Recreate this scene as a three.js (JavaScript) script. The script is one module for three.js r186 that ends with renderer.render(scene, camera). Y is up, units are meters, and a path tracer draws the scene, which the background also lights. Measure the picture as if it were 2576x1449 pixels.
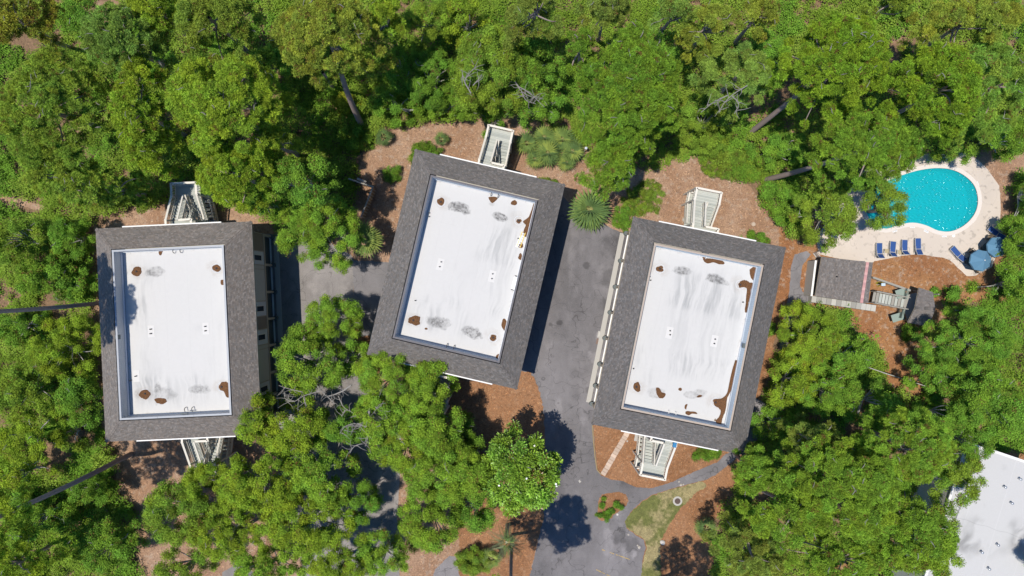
import * as THREE from 'three';
import { Sky } from 'three/addons/objects/Sky.js';
import { mergeGeometries } from 'three/addons/utils/BufferGeometryUtils.js';
import { RoundedBoxGeometry } from 'three/addons/geometries/RoundedBoxGeometry.js';

// ---------- camera, sky, sun, exposure ----------
const V3 = THREE.Vector3, PI = Math.PI;
const M = 0.042, H = 72.1, CX = 1288, CY = 724.5;      // metres per survey unit on the ground, drone height
const scene = new THREE.Scene();
const camera = new THREE.PerspectiveCamera(2 * Math.atan(CY * M / H) * 180 / PI, 16 / 9, 0.5, 1500);
camera.position.set(0, H, 0); camera.up.set(0, 0, -1); camera.lookAt(0, 0, 0);
const renderer = new THREE.WebGLRenderer({ antialias: true });
renderer.toneMapping = THREE.LinearToneMapping;
renderer.toneMappingExposure = 1.0;
renderer.shadowMap.enabled = true;
const sunDir = new V3(-0.25, 1, 0.075).normalize();
const sky = new Sky(); sky.name = 'sky'; sky.scale.setScalar(1200);
sky.material.uniforms.sunPosition.value.copy(sunDir);
sky.material.uniforms.turbidity.value = 3.5; sky.material.uniforms.rayleigh.value = 0.75;
sky.material.uniforms.mieCoefficient.value = 0.004;
if (sky.material.uniforms.cloudCoverage) sky.material.uniforms.cloudCoverage.value = 0.1;
sky.userData.kind = 'structure';
scene.add(sky);
scene.environmentIntensity = 0.14;
const sun = new THREE.DirectionalLight(new THREE.Color(1, 0.93, 0.83), 4.6);
sun.position.copy(sunDir).multiplyScalar(150); sun.castShadow = true;
Object.assign(sun.shadow.camera, { left: -80, right: 80, top: 60, bottom: -60, near: 1, far: 400 });
scene.add(sun); scene.add(sun.target);

// ---------- helpers ----------
function rng(seed) { let a = (seed * 2654435761) >>> 0; return () => { a = (a + 0x6D2B79F5) | 0; let t = Math.imul(a ^ (a >>> 15), 1 | a); t = (t + Math.imul(t ^ (t >>> 7), 61 | t)) ^ t; return ((t ^ (t >>> 14)) >>> 0) / 4294967296; }; }
const R = rng(7);
const P = (x, y, h = 0) => { const k = M * (H - h) / H; return new V3((x - CX) * k, h, (y - CY) * k); };
const hash = (i, j) => { let h = Math.imul(i, 374761393) + Math.imul(j, 668265263); h = Math.imul(h ^ (h >>> 13), 1274126177); return ((h ^ (h >>> 16)) >>> 0) / 4294967296; };
function vn(x, y) { const i = Math.floor(x), j = Math.floor(y), f = x - i, g = y - j, u = f * f * (3 - 2 * f), v = g * g * (3 - 2 * g); const a = hash(i, j), b = hash(i + 1, j), c = hash(i, j + 1), d = hash(i + 1, j + 1); return a + (b - a) * u + (c - a) * v + (a - b - c + d) * u * v; }
function fbm(x, y, o = 4) { let s = 0, a = 0.5, t = 0; for (let k = 0; k < o; k++) { s += a * vn(x, y); t += a; a *= 0.5; x = x * 2.03 + 17.1; y = y * 2.03 + 9.7; } return s / t; }
const sm = (a, b, x) => { const t = Math.min(1, Math.max(0, (x - a) / (b - a))); return t * t * (3 - 2 * t); };
const mix3 = (a, b, t) => [a[0] + (b[0] - a[0]) * t, a[1] + (b[1] - a[1]) * t, a[2] + (b[2] - a[2]) * t];
const srgb = c => { c = Math.min(1, Math.max(0, c)); return 255 * (c <= 0.0031308 ? 12.92 * c : 1.055 * Math.pow(c, 1 / 2.4) - 0.055); };
const taken = {};
function numbered(n) { taken[n] = (taken[n] || 0) + 1; return taken[n] === 1 ? n : n + '_' + String(taken[n] - 1).padStart(3, '0'); }
function shade(o) { o.castShadow = o.receiveShadow = true; return o; }
function mesh(name, geo, mat, parent) { const o = shade(new THREE.Mesh(geo, mat)); o.name = name; if (parent) parent.add(o); return o; }
function thing(name, label, category, pos, turn = 0, group) { const o = new THREE.Group(); o.name = numbered(name); scene.add(o); if (pos) o.position.copy(pos); o.rotation.y = turn; o.userData = { label, category }; if (group) o.userData.group = group; return o; }
function solo(name, geo, mat, label, category, group) { const o = mesh(numbered(name), geo, mat, scene); o.userData = { label, category }; if (group) o.userData.group = group; return o; }
const std = (r, g, b, rough = 0.85, more = {}) => new THREE.MeshStandardMaterial({ color: new THREE.Color().setRGB(r, g, b), roughness: rough, ...more });
const box = (w, h, d, x = 0, y = 0, z = 0) => new THREE.BoxGeometry(w, h, d).translate(x, y, z);
function bar(a, b, w, h) { // box from a to b, w across, h thick
  const d = b.clone().sub(a), L = d.length(); const g = new THREE.BoxGeometry(w, h, L);
  const m = new THREE.Matrix4(); const z = d.normalize(); const up = Math.abs(z.y) > 0.95 ? new V3(1, 0, 0) : new V3(0, 1, 0);
  const x = up.clone().cross(z).normalize(), y = z.clone().cross(x); m.makeBasis(x, y, z).setPosition(a.clone().add(b).multiplyScalar(0.5)); return g.applyMatrix4(m);
}
const v3 = (x, y, z) => new V3(x, y, z);
function limb(pts, r0, r1, seg = 6) { // tapered tube through points
  const c = new THREE.CatmullRomCurve3(pts); const n = Math.max(3, pts.length * 3); const fr = c.computeFrenetFrames(n, false); const pos = [], idx = [], nor = [];
  for (let i = 0; i <= n; i++) { const p = c.getPointAt(i / n), r = r0 + (r1 - r0) * i / n; for (let k = 0; k <= seg; k++) { const a = k / seg * 2 * PI; const d = fr.normals[i].clone().multiplyScalar(Math.cos(a)).addScaledVector(fr.binormals[i], Math.sin(a)); pos.push(p.x + d.x * r, p.y + d.y * r, p.z + d.z * r); nor.push(d.x, d.y, d.z); } }
  for (let i = 0; i < n; i++) for (let k = 0; k < seg; k++) { const a = i * (seg + 1) + k, b = a + seg + 1; idx.push(a, a + 1, b, b, a + 1, b + 1); }
  const g = new THREE.BufferGeometry(); g.setAttribute('position', new THREE.Float32BufferAttribute(pos, 3)); g.setAttribute('normal', new THREE.Float32BufferAttribute(nor, 3)); g.setIndex(idx); return g;
}
const plain = g => { const n = g.index ? g.toNonIndexed() : g; for (const k of Object.keys(n.attributes)) if (k !== 'position' && k !== 'normal') n.deleteAttribute(k); return n; };
const merge = list => mergeGeometries(list.map(plain));
function texture(w, h, fn) { // fn(i, j) gives linear rgb
  const d = new Uint8Array(w * h * 4); for (let j = 0; j < h; j++) for (let i = 0; i < w; i++) { const c = fn(i, j), k = (j * w + i) * 4; d[k] = srgb(c[0]); d[k + 1] = srgb(c[1]); d[k + 2] = srgb(c[2]); d[k + 3] = 255; }
  const t = new THREE.DataTexture(d, w, h); t.colorSpace = THREE.SRGBColorSpace; t.magFilter = THREE.LinearFilter; t.needsUpdate = true; return t;
}
const lin = new Float32Array(256); for (let i = 0; i < 256; i++) { const c = i / 255; lin[i] = c <= 0.04045 ? c / 12.92 : Math.pow((c + 0.055) / 1.055, 2.4); }
function strokes(t, n, len, col, rnd, keep) { // short straws and twigs scattered over a texture
  const { width: w, height: h, data: d } = t.image;
  for (let s = 0; s < n; s++) { let x = rnd() * w, y = rnd() * h; if (keep && !keep(x, y)) continue; const a = rnd() * PI * 2, L = len * (0.5 + rnd()), f = col(rnd); const dx = Math.cos(a), dy = Math.sin(a);
    for (let k = 0; k < L; k++) { const i = Math.floor(x + dx * k), j = Math.floor(y + dy * k); if (i < 0 || j < 0 || i >= w || j >= h) break; const o = (j * w + i) * 4; for (let c = 0; c < 3; c++) d[o + c] = Math.min(255, Math.max(0, d[o + c] * f[c])); } }
}
function smooth(poly, n = 6) { const c = new THREE.CatmullRomCurve3(poly.map(p => v3(p[0], p[1], 0)), true, 'centripetal'); return c.getPoints(poly.length * n).slice(0, -1).map(p => [p.x, p.y]); }
const inside = (poly, x, y) => { let r = false; for (let i = 0, j = poly.length - 1; i < poly.length; j = i++) { const [a, b] = poly[i], [c, d] = poly[j]; if ((b > y) !== (d > y) && x < (c - a) * (y - b) / (d - b) + a) r = !r; } return r; };
function sheetGeo(poly, y, holes = []) { // poly in survey units
  const w = p => { const q = P(p[0], p[1], 0); return new THREE.Vector2(q.x, -q.z); };
  const s = new THREE.Shape(poly.map(w)); for (const h of holes) s.holes.push(new THREE.Path(h.map(w)));
  const g = new THREE.ShapeGeometry(s).rotateX(-PI / 2).translate(0, y, 0); g.computeBoundingBox(); const b = g.boundingBox, p = g.attributes.position, uv = g.attributes.uv;
  for (let i = 0; i < p.count; i++) uv.setXY(i, (p.getX(i) - b.min.x) / (b.max.x - b.min.x), (p.getZ(i) - b.min.z) / (b.max.z - b.min.z));
  return g;
}
const rough = (poly, amp) => { const out = []; poly.forEach((p, i) => { const q = poly[(i + 1) % poly.length], L = Math.hypot(q[0] - p[0], q[1] - p[1]), n = Math.min(120, Math.max(1, Math.round(L / 3))); for (let k = 0; k < n; k++) { const x = p[0] + (q[0] - p[0]) * k / n, y = p[1] + (q[1] - p[1]) * k / n; out.push([x + amp * 2 * (fbm(x * 0.16, y * 0.16, 3) - 0.5) * 2, y + amp * 2 * (fbm(x * 0.16 + 50, y * 0.16, 3) - 0.5) * 2]); } }); return out; };
function sheet(name, poly, y, fn, res = 0.05, more = {}, holes = [], post) { // one laid sheet of ground with its own texture, fn(X, Z) linear rgb
  const g = sheetGeo(rough(poly, { mulch_bed: 2.2, lawn: 2, road: 0.7, path: 0.9, pool_deck: 0.5 }[name] || 0), y, holes), b = g.boundingBox; const w = Math.min(2048, Math.ceil((b.max.x - b.min.x) / res)), h = Math.min(2048, Math.ceil((b.max.z - b.min.z) / res));
  const t = texture(w, h, (i, j) => fn(b.min.x + (i + 0.5) / w * (b.max.x - b.min.x), b.min.z + (j + 0.5) / h * (b.max.z - b.min.z)));
  if (post) post(t, w, h); const bump = t.clone(); bump.colorSpace = THREE.NoColorSpace; bump.needsUpdate = true;
  const o = mesh(numbered(name), g, new THREE.MeshStandardMaterial({ map: t, roughness: 0.95, bumpMap: bump, bumpScale: 0.015, ...more }), scene); o.userData.kind = 'structure'; return o;
}

// ---------- ground, roads, paths ----------
const poolLine = smooth([[2362, 423], [2398.7, 428.3], [2432, 446.7], [2452, 470], [2459.7, 503], [2455, 529.7], [2442, 551], [2418.7, 571], [2388.7, 582.3], [2358.7, 579.7], [2332, 568], [2305, 561], [2285, 560.7], [2258.7, 566], [2228.7, 575], [2203, 568], [2185, 548], [2175, 515], [2182, 488], [2208, 466], [2245, 450], [2290, 434], [2325, 426]], 6);
const grow = (poly, k) => { const n = poly.length; return poly.map((p, i) => { const a = poly[(i + n - 1) % n], b = poly[(i + 1) % n]; let nx = b[1] - a[1], ny = -(b[0] - a[0]); const l = Math.hypot(nx, ny); return [p[0] + nx / l * k, p[1] + ny / l * k]; }); };
const coping = grow(poolLine, 10);
const rectPoly = [[-2300, -2300], [4900, -2300], [4900, 3700], [-2300, 3700]];
const straw = (rnd) => { const v = rnd(); return v < 0.45 ? [0.86, 0.85, 0.85] : v < 0.96 ? [1.1, 1.1, 1.08] : [1.32, 1.32, 1.3]; };
function mulchColor(X, Z, a, b, c) { const n = fbm(X * 0.35 + 3, Z * 0.35, 4), f = fbm(X * 3.1, Z * 3.1, 3), w = vn(X * 19, Z * 19); let o = mix3(a, b, sm(0.3, 0.7, n)); o = mix3(o, c, 0.55 * sm(0.55, 0.8, f)); const k = 0.72 + 0.4 * w + 0.16 * (f - 0.5); return [o[0] * k, o[1] * k, o[2] * k]; }
const tan1 = [0.36, 0.23, 0.15], tan2 = [0.3, 0.175, 0.105], grey1 = [0.36, 0.28, 0.215], rust1 = [0.3, 0.15, 0.072], rust2 = [0.25, 0.118, 0.052], rust3 = [0.32, 0.19, 0.11];
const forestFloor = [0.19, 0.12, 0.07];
// forest patches of the estate, in survey units
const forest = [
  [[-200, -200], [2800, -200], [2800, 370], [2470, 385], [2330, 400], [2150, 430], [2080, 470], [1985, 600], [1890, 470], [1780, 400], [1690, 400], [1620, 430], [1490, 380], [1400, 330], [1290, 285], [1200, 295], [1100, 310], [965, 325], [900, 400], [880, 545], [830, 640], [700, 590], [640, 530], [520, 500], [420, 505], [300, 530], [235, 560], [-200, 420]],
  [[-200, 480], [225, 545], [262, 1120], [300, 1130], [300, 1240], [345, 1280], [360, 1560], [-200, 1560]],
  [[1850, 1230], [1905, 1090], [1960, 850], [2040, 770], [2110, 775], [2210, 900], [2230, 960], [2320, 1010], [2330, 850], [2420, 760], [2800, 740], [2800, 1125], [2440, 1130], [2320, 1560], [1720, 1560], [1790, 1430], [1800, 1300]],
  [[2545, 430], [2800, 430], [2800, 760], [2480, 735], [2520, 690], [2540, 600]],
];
const inForest = (x, y) => forest.some(f => inside(f, x, y));
{
  const g = sheetGeo(rectPoly, 0, [poolLine]); const p = g.attributes.position, uv = g.attributes.uv; const x0 = -54.6, z0 = -30.8, w = 109.2, h = 61.6;
  for (let i = 0; i < p.count; i++) uv.setXY(i, (p.getX(i) - x0) / w, (p.getZ(i) - z0) / h);
  const t = texture(2048, 1152, (i, j) => { const X = x0 + (i + 0.5) / 2048 * w, Z = z0 + (j + 0.5) / 1152 * h, dx = X / M + CX, dy = Z / M + CY;
    const wob = 18 * (fbm(X * 0.5, Z * 0.5, 3) - 0.5) * 2; let a = mulchColor(X, Z, tan1, tan2, grey1);
    if (dx > 1480 && dy > 620) a = mulchColor(X, Z, rust1, rust2, rust3);
    if (dx > 1960 && dx < 2480 && dy > 560) a = mulchColor(X, Z, [0.33, 0.165, 0.07], [0.27, 0.12, 0.05], grey1);
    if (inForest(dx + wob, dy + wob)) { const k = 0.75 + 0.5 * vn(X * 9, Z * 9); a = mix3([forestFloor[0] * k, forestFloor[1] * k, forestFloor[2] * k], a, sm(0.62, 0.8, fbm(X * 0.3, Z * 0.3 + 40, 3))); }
    return a; });
  t.wrapS = t.wrapT = THREE.MirroredRepeatWrapping; strokes(t, 300000, 2, straw, rng(11));
  const bump = t.clone(); bump.colorSpace = THREE.NoColorSpace; bump.needsUpdate = true;
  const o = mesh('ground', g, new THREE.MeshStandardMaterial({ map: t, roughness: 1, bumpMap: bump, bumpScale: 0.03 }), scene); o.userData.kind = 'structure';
}
function asphalt(base, seedX, stains = []) { return (X, Z) => { const dx = X / M + CX, dy = Z / M + CY; const n = fbm(X * 0.18 + seedX, Z * 0.1, 4), f = fbm(X * 1.6, Z * 1.2 + seedX, 3), w = hash(Math.floor(X * 31), Math.floor(Z * 31)), s = fbm(X * 0.9 + 4, Z * 0.22, 3); let k = 0.8 + 0.34 * (n - 0.5) * 2 * 0.7 + 0.22 * (f - 0.5) + 0.2 * (w - 0.5) + 0.16 * (s - 0.5);
  for (const [sx, sy, r, q] of stains) { const d = Math.hypot(dx - sx, (dy - sy)) / r + (fbm(X * 2.2 + sx, Z * 2.2, 3) - 0.5) * 1.1; k *= 1 + (q - 1) * sm(1.05, 0.45, d); }
  const crack = Math.abs(fbm(X * 0.35 + 9 + seedX, Z * 0.35, 4) - 0.5); if (crack < 0.005) k *= 0.66; if (Math.abs(fbm(X * 0.22 + 40 + seedX, Z * 0.5, 3) - 0.5) < 0.003) k *= 0.75; k *= 1 + 0.2 * sm(0.62, 0.8, fbm(X * 0.8 + 60, Z * 0.5 + seedX, 4)) - 0.16 * sm(0.62, 0.8, fbm(X * 0.6 + 90, Z * 0.45 + seedX, 4));
  return [base[0] * k, base[1] * k, base[2] * k]; }; }
const roadPoly = [[1395, 470], [1440, 520], [1540, 575], [1585, 592], [1580, 640], [1535, 860], [1497, 1010], [1492, 1060], [1496, 1120], [1503, 1183], [1512, 1196], [1540, 1207], [1566, 1210], [1600, 1226], [1640, 1228], [1690, 1213], [1735, 1192], [1768, 1178], [1800, 1164], [1830, 1172], [1800, 1195], [1775, 1207], [1735, 1217], [1690, 1229], [1640, 1245], [1610, 1264], [1585, 1290], [1571, 1312], [1577, 1330], [1600, 1347], [1620, 1358], [1624, 1378], [1616, 1410], [1606, 1600], [1310, 1600], [1322, 1470], [1340, 1420], [1368, 1300], [1376, 1200], [1371, 1105], [1368, 1040], [1358, 990], [1340, 946], [1300, 930], [1310, 800]];
sheet('road', roadPoly, 0.008, asphalt([0.205, 0.193, 0.196], 3, [[1478, 668, 12, 0.6], [1538, 700, 30, 0.7], [1545, 620, 34, 0.72], [1530, 770, 26, 0.72], [1480, 983, 10, 0.7], [1500, 900, 24, 1.4], [1510, 840, 16, 1.5], [1558, 1350, 26, 0.68], [1590, 1372, 24, 0.7], [1545, 1322, 18, 0.75], [1595, 1395, 10, 1.5], [1408, 812, 9, 0.6], [1385, 817, 6, 0.65], [1450, 735, 14, 1.2], [1580, 1205, 30, 0.8], [1505, 960, 14, 0.55], [1512, 950, 18, 1.45], [1560, 590, 26, 0.75]]), 0.04);
const drivePoly = [[640, 585], [800, 600], [882, 640], [889, 655], [889, 740], [886, 780], [900, 850], [882, 880], [900, 950], [1000, 1000], [1010, 1120], [1000, 1300], [1010, 1600], [740, 1600], [760, 1420], [700, 1200], [690, 1000], [640, 960]];
sheet('road', drivePoly, 0.008, asphalt([0.31, 0.285, 0.27], 21, [[830, 720, 60, 1.06]]), 0.04);
sheet('road', [[887, 655], [930, 657], [985, 660], [985, 780], [960, 880], [925, 905], [902, 852], [884, 778], [890, 740]], 0.012, asphalt([0.21, 0.198, 0.2], 33), 0.04);
sheet('path', [[1935, 1020], [1948, 960], [1960, 880], [1972, 800], [1985, 735], [1990, 668], [2000, 640], [2030, 632], [2040, 640], [2018, 668], [2012, 720], [2020, 735], [2045, 742], [2047, 762], [2012, 762], [1998, 790], [1985, 850], [1972, 905], [1950, 1050], [1900, 1110], [1830, 1172], [1800, 1166], [1880, 1090], [1900, 1000]], 0.006, asphalt([0.22, 0.208, 0.212], 55), 0.04);
sheet('path', [[1095, 1432], [1130, 1398], [1146, 1400], [1168, 1450], [1160, 1600], [1040, 1600]], 0.006, asphalt([0.27, 0.25, 0.25], 61), 0.04);
sheet('path', [[560, 1440], [590, 1422], [625, 1425], [645, 1449], [640, 1600], [540, 1600]], 0.006, asphalt([0.26, 0.24, 0.225], 62), 0.05);
sheet('road', [[2520, 60], [2576, 30], [2750, 0], [2750, 200], [2576, 120]], 0.006, asphalt([0.17, 0.16, 0.165], 63), 0.06);
sheet('path', [[1530, 1206], [1543, 1209], [1541, 1236], [1528, 1236]].map(([x, y]) => [x + 15, y + 3]), 0.012, asphalt([0.175, 0.168, 0.17], 71), 0.03);
const strawPost = (t, w, h) => strokes(t, w * h * 0.11, 3, straw, rng(w + h));
const rust = (X, Z) => mulchColor(X, Z, rust1, rust2, rust3);
sheet('mulch_bed', [[1490, 1050], [1530, 1040], [1880, 1090], [1850, 1130], [1800, 1152], [1765, 1172], [1735, 1187], [1690, 1208], [1645, 1223], [1605, 1221], [1570, 1205], [1540, 1199], [1515, 1190], [1504, 1178], [1498, 1120]], 0.014, rust, 0.04, {}, [], strawPost);
sheet('mulch_bed', [[1508, 1252], [1517, 1242], [1560, 1238], [1574, 1243], [1581, 1258], [1575, 1273], [1553, 1288], [1538, 1303], [1517, 1311], [1504, 1302], [1503, 1280]], 0.016, rust, 0.03, {}, [], strawPost);
sheet('mulch_bed', [[1130, 950], [1330, 935], [1345, 950], [1360, 990], [1368, 1040], [1371, 1105], [1376, 1200], [1368, 1300], [1340, 1420], [1320, 1500], [1165, 1500], [1150, 1420], [1160, 1385], [1100, 1100], [1080, 1000]], 0.016, rust, 0.05, {}, [], strawPost);
sheet('mulch_bed', [[895, 848], [930, 845], [960, 900], [950, 960], [915, 930], [900, 905], [884, 872]], 0.016, rust, 0.04, {}, [], strawPost);
const lawnPoly = [[1572, 1311], [1586, 1291], [1611, 1266], [1641, 1247], [1691, 1231], [1736, 1219], [1770, 1211], [1775, 1222], [1745, 1246], [1712, 1280], [1692, 1305], [1676, 1335], [1662, 1362], [1660, 1600], [1608, 1600], [1618, 1410], [1626, 1378], [1621, 1356], [1601, 1345], [1578, 1328]];
sheet('lawn', smooth(lawnPoly, 4), 0.012, (X, Z) => { const n = fbm(X * 0.5 + 8, Z * 0.5, 4), f = fbm(X * 4, Z * 4, 3), w = hash(Math.floor(X * 29), Math.floor(Z * 29)); let o = mix3([0.14, 0.15, 0.04], [0.3, 0.25, 0.12], sm(0.42, 0.72, n + 0.012 * (X - 14) + 0.25 * (f - 0.5))); const k = 0.7 + 0.35 * w + 0.5 * (f - 0.5); return [o[0] * k, o[1] * k, o[2] * k]; }, 0.04, { bumpScale: 0.03 }, [], (t, w, h) => strokes(t, w * h * 0.05, 3, straw, rng(5)));
// pool deck, coping, basin and water
const deckPoly = [[2060, 640], [2052, 600], [2090, 540], [2120, 480], [2170, 430], [2260, 398], [2340, 385], [2389, 386], [2415, 382], [2442, 390], [2465, 407], [2485, 427], [2499, 447], [2513, 467], [2516, 490], [2517, 530], [2515, 585], [2506, 640], [2495, 672], [2452, 694], [2432, 694.7], [2412, 676], [2389, 654.7], [2372, 648], [2345, 645], [2318.8, 640], [2290, 641], [2260, 645], [2235, 650], [2199, 657], [2195, 661], [2130, 655]];
const deckStain = (X, Z) => { const n = fbm(X * 0.4, Z * 0.4 + 5, 4), f = fbm(X * 2.6, Z * 2.6, 4), w = hash(Math.floor(X * 37), Math.floor(Z * 37)); let k = 0.93 + 0.16 * (n - 0.5) + 0.08 * (w - 0.5) - 0.25 * sm(0.6, 0.78, f); if (Math.abs(fbm(X * 0.3 + 2, Z * 0.3, 3) - 0.5) < 0.003) k *= 0.85; return [0.61 * k, 0.53 * k, 0.45 * k]; };
sheet('pool_deck', deckPoly, 0.02, deckStain, 0.03, { roughness: 0.9, bumpScale: 0.004 }, [coping]);
{
  const pool = thing('swimming_pool', 'kidney-shaped turquoise swimming pool with pale coping inside the concrete deck', 'swimming pool');
  const w = p => { const q = P(p[0], p[1]); return new THREE.Vector2(q.x, -q.z); };
  const ring = new THREE.Shape(coping.map(w)); ring.holes.push(new THREE.Path(poolLine.map(w)));
  mesh('coping', new THREE.ExtrudeGeometry(ring, { depth: 0.09, bevelEnabled: true, bevelSize: 0.012, bevelThickness: 0.012, bevelSegments: 2 }).rotateX(-PI / 2).translate(0, -0.05, 0), std(0.66, 0.6, 0.54, 0.85), pool);
  const wall = [], wi = []; const inner = poolLine.map(w); const n = inner.length; inner.forEach(q => { wall.push(q.x, -0.0, -q.y, q.x, -1.6, -q.y); }); for (let i = 0; i < n; i++) { const a = i * 2, b = ((i + 1) % n) * 2; wi.push(a, b, a + 1, b, b + 1, a + 1); }
  const wg = new THREE.BufferGeometry(); wg.setAttribute('position', new THREE.Float32BufferAttribute(wall, 3)); wg.setIndex(wi); wg.computeVertexNormals();
  const plaster = std(0.03, 0.5, 0.54, 0.8, { side: THREE.DoubleSide });
  mesh('basin_wall', wg, plaster, pool);
  { const bp = []; inner.forEach((q, i) => { const z = inner[(i + 1) % n]; const a = [q.x * 1, -0.02, -q.y], b = [z.x, -0.02, -z.y], c = [z.x, -0.24, -z.y], d = [q.x, -0.24, -q.y]; bp.push(...a, ...b, ...c, ...a, ...c, ...d); }); const bg = new THREE.BufferGeometry(); const cx0 = inner.reduce((s, q) => s + q.x, 0) / n, cz0 = inner.reduce((s, q) => s - q.y, 0) / n; for (let i = 0; i < bp.length; i += 3) { bp[i] = cx0 + (bp[i] - cx0) * 0.997; bp[i + 2] = cz0 + (bp[i + 2] - cz0) * 0.997; } bg.setAttribute('position', new THREE.Float32BufferAttribute(bp, 3)); bg.computeVertexNormals(); mesh('tile_band', bg, std(0.02, 0.1, 0.18, 0.3, { side: THREE.DoubleSide }), pool); }
  mesh('basin_floor', new THREE.ShapeGeometry(new THREE.Shape(inner)).rotateX(-PI / 2).translate(0, -1.55, 0), plaster, pool);
  const bt = texture(512, 512, (i, j) => { const f = (x, y) => { let s = 0; for (let k = 0; k < 7; k++) { const a = k * 0.9 + 0.3, q = 3 + ((k * 5) % 7); const kx = Math.round(Math.cos(a) * q * 2.4), ky = Math.round(Math.sin(a) * q * 2.4); s += Math.pow(0.5 + 0.5 * Math.sin(2 * PI * (kx * x + ky * y) + k * 1.7 + 1.3 * Math.sin(2 * PI * (2 * x + y) + k)), 1.4); } return s / 7; }; const v = f(i / 512, j / 512); return [v, v, v]; });
  bt.colorSpace = THREE.NoColorSpace; bt.wrapS = bt.wrapT = THREE.RepeatWrapping;
  const wgeo = new THREE.ShapeGeometry(new THREE.Shape(inner)).rotateX(-PI / 2).translate(0, -0.06, 0); { const p = wgeo.attributes.position, uv = wgeo.attributes.uv; for (let i = 0; i < p.count; i++) uv.setXY(i, p.getX(i) / 4.2, p.getZ(i) / 4.2); }
  mesh('water', wgeo, new THREE.MeshPhysicalMaterial({ color: new THREE.Color().setRGB(0.02, 0.66, 0.72), roughness: 0.12, transmission: 0.55, thickness: 0, ior: 1.33, bumpMap: bt, bumpScale: 0.13 }), pool);
  const navy = std(0.01, 0.05, 0.35, 0.5); const a = P(2285.5, 500, -1.5), b = P(2284, 561, -1.5); mesh('floor_stripe', bar(v3(a.x, -1.535, a.z), v3(b.x, -1.535, b.z), 0.17, 0.02), navy, pool);
  mesh('wall_stripe', box(0.17, 1.3, 0.02, b.x, -0.85, b.z - 0.25), navy, pool);
}

// ---------- condominium buildings ----------
const EAVE = 7.6, CAP = 8.9, DECK = 7.55, RUN = 2.1;
const MT = {
  cream: std(0.68, 0.64, 0.56, 0.7), white: std(0.78, 0.77, 0.74, 0.6), board: std(0.4, 0.42, 0.38, 0.85), board2: std(0.46, 0.475, 0.43, 0.85), board3: std(0.36, 0.38, 0.35, 0.85), weathered: std(0.3, 0.285, 0.25, 0.9),
  siding: std(0.55, 0.58, 0.6, 0.7), wallGrey: std(0.5, 0.48, 0.43, 0.85), wallBrown: std(0.24, 0.2, 0.16, 0.9), trim: std(0.42, 0.36, 0.28, 0.8), dark: std(0.03, 0.035, 0.04, 0.6), glass: std(0.03, 0.04, 0.05, 0.08), garage: std(0.09, 0.11, 0.11, 0.6), concrete: std(0.42, 0.4, 0.36, 0.9), metal: std(0.45, 0.47, 0.5, 0.35, { metalness: 0.6 }), pipe: std(0.03, 0.03, 0.035, 0.6), paleBlue: std(0.62, 0.66, 0.7, 0.6), wood: std(0.2, 0.15, 0.1, 0.9),
};
const shingleMat = new THREE.MeshStandardMaterial({ vertexColors: true, roughness: 0.95 });
function shingles(name, A, B, C, D, tone, rnd, parent, exposure = 0.14) { // A-B the lower edge, D-C the upper edge; one tab is a raised quad with a butt edge
  const pos = [], col = [], len = A.distanceTo(D) * (0.5) + B.distanceTo(C) * 0.5; const mid = A.clone().add(B).multiplyScalar(0.5), top = C.clone().add(D).multiplyScalar(0.5); const sl = mid.distanceTo(top), rows = Math.max(2, Math.round(sl / exposure));
  const nrm = B.clone().sub(A).cross(D.clone().sub(A)).normalize(); if (nrm.y < 0) nrm.negate();
  const quad = (a, b, c, d, k) => { for (const p of [a, b, c, a, c, d]) { pos.push(p.x, p.y, p.z); col.push(...k); } };
  for (let i = 0; i < rows; i++) { const t0 = i / rows, t1 = (i + 1) / rows + 0.004; const l0 = A.clone().lerp(D, t0), r0 = B.clone().lerp(C, t0), l1 = A.clone().lerp(D, t1), r1 = B.clone().lerp(C, t1); const W = l0.distanceTo(r0); let s = 0, first = rnd() * 0.25 + 0.05; const rowK = 1;
    while (s < W) { let e = s === 0 ? first : s + 0.13 + rnd() * 0.14; if (e > W - 0.08) e = W; const thick = rnd() < 0.45 ? 0.02 : 0.01; const v = rowK * (rnd() < 0.3 ? 0.78 + rnd() * 0.16 : rnd() < 0.3 ? 1.14 + rnd() * 0.22 : 0.95 + rnd() * 0.15), wm = 0.97 + rnd() * 0.08; const k = [tone[0] * v * wm, tone[1] * v, tone[2] * v / wm];
      const g = 0.006; const a = l0.clone().lerp(r0, Math.min(1, (s + g) / W)).addScaledVector(nrm, thick), b = l0.clone().lerp(r0, e / W).addScaledVector(nrm, thick), c = l1.clone().lerp(r1, e / W), d = l1.clone().lerp(r1, Math.min(1, (s + g) / W));
      quad(a, b, c, d, k); const a2 = a.clone().addScaledVector(nrm, -thick - 0.01), b2 = b.clone().addScaledVector(nrm, -thick - 0.01); quad(a2, b2, b, a, [k[0] * 0.7, k[1] * 0.7, k[2] * 0.7]); s = e; } }
  const lo = nrm.clone().multiplyScalar(-0.03); quad(A.clone().add(lo), B.clone().add(lo), C.clone().add(lo), D.clone().add(lo), [0.02, 0.02, 0.02]);
  const g = new THREE.BufferGeometry(); g.setAttribute('position', new THREE.Float32BufferAttribute(pos, 3)); g.setAttribute('color', new THREE.Float32BufferAttribute(col, 3)); g.computeVertexNormals();
  const o = mesh(name, g, shingleMat, parent); return o;
}
const buildings = [];
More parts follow.
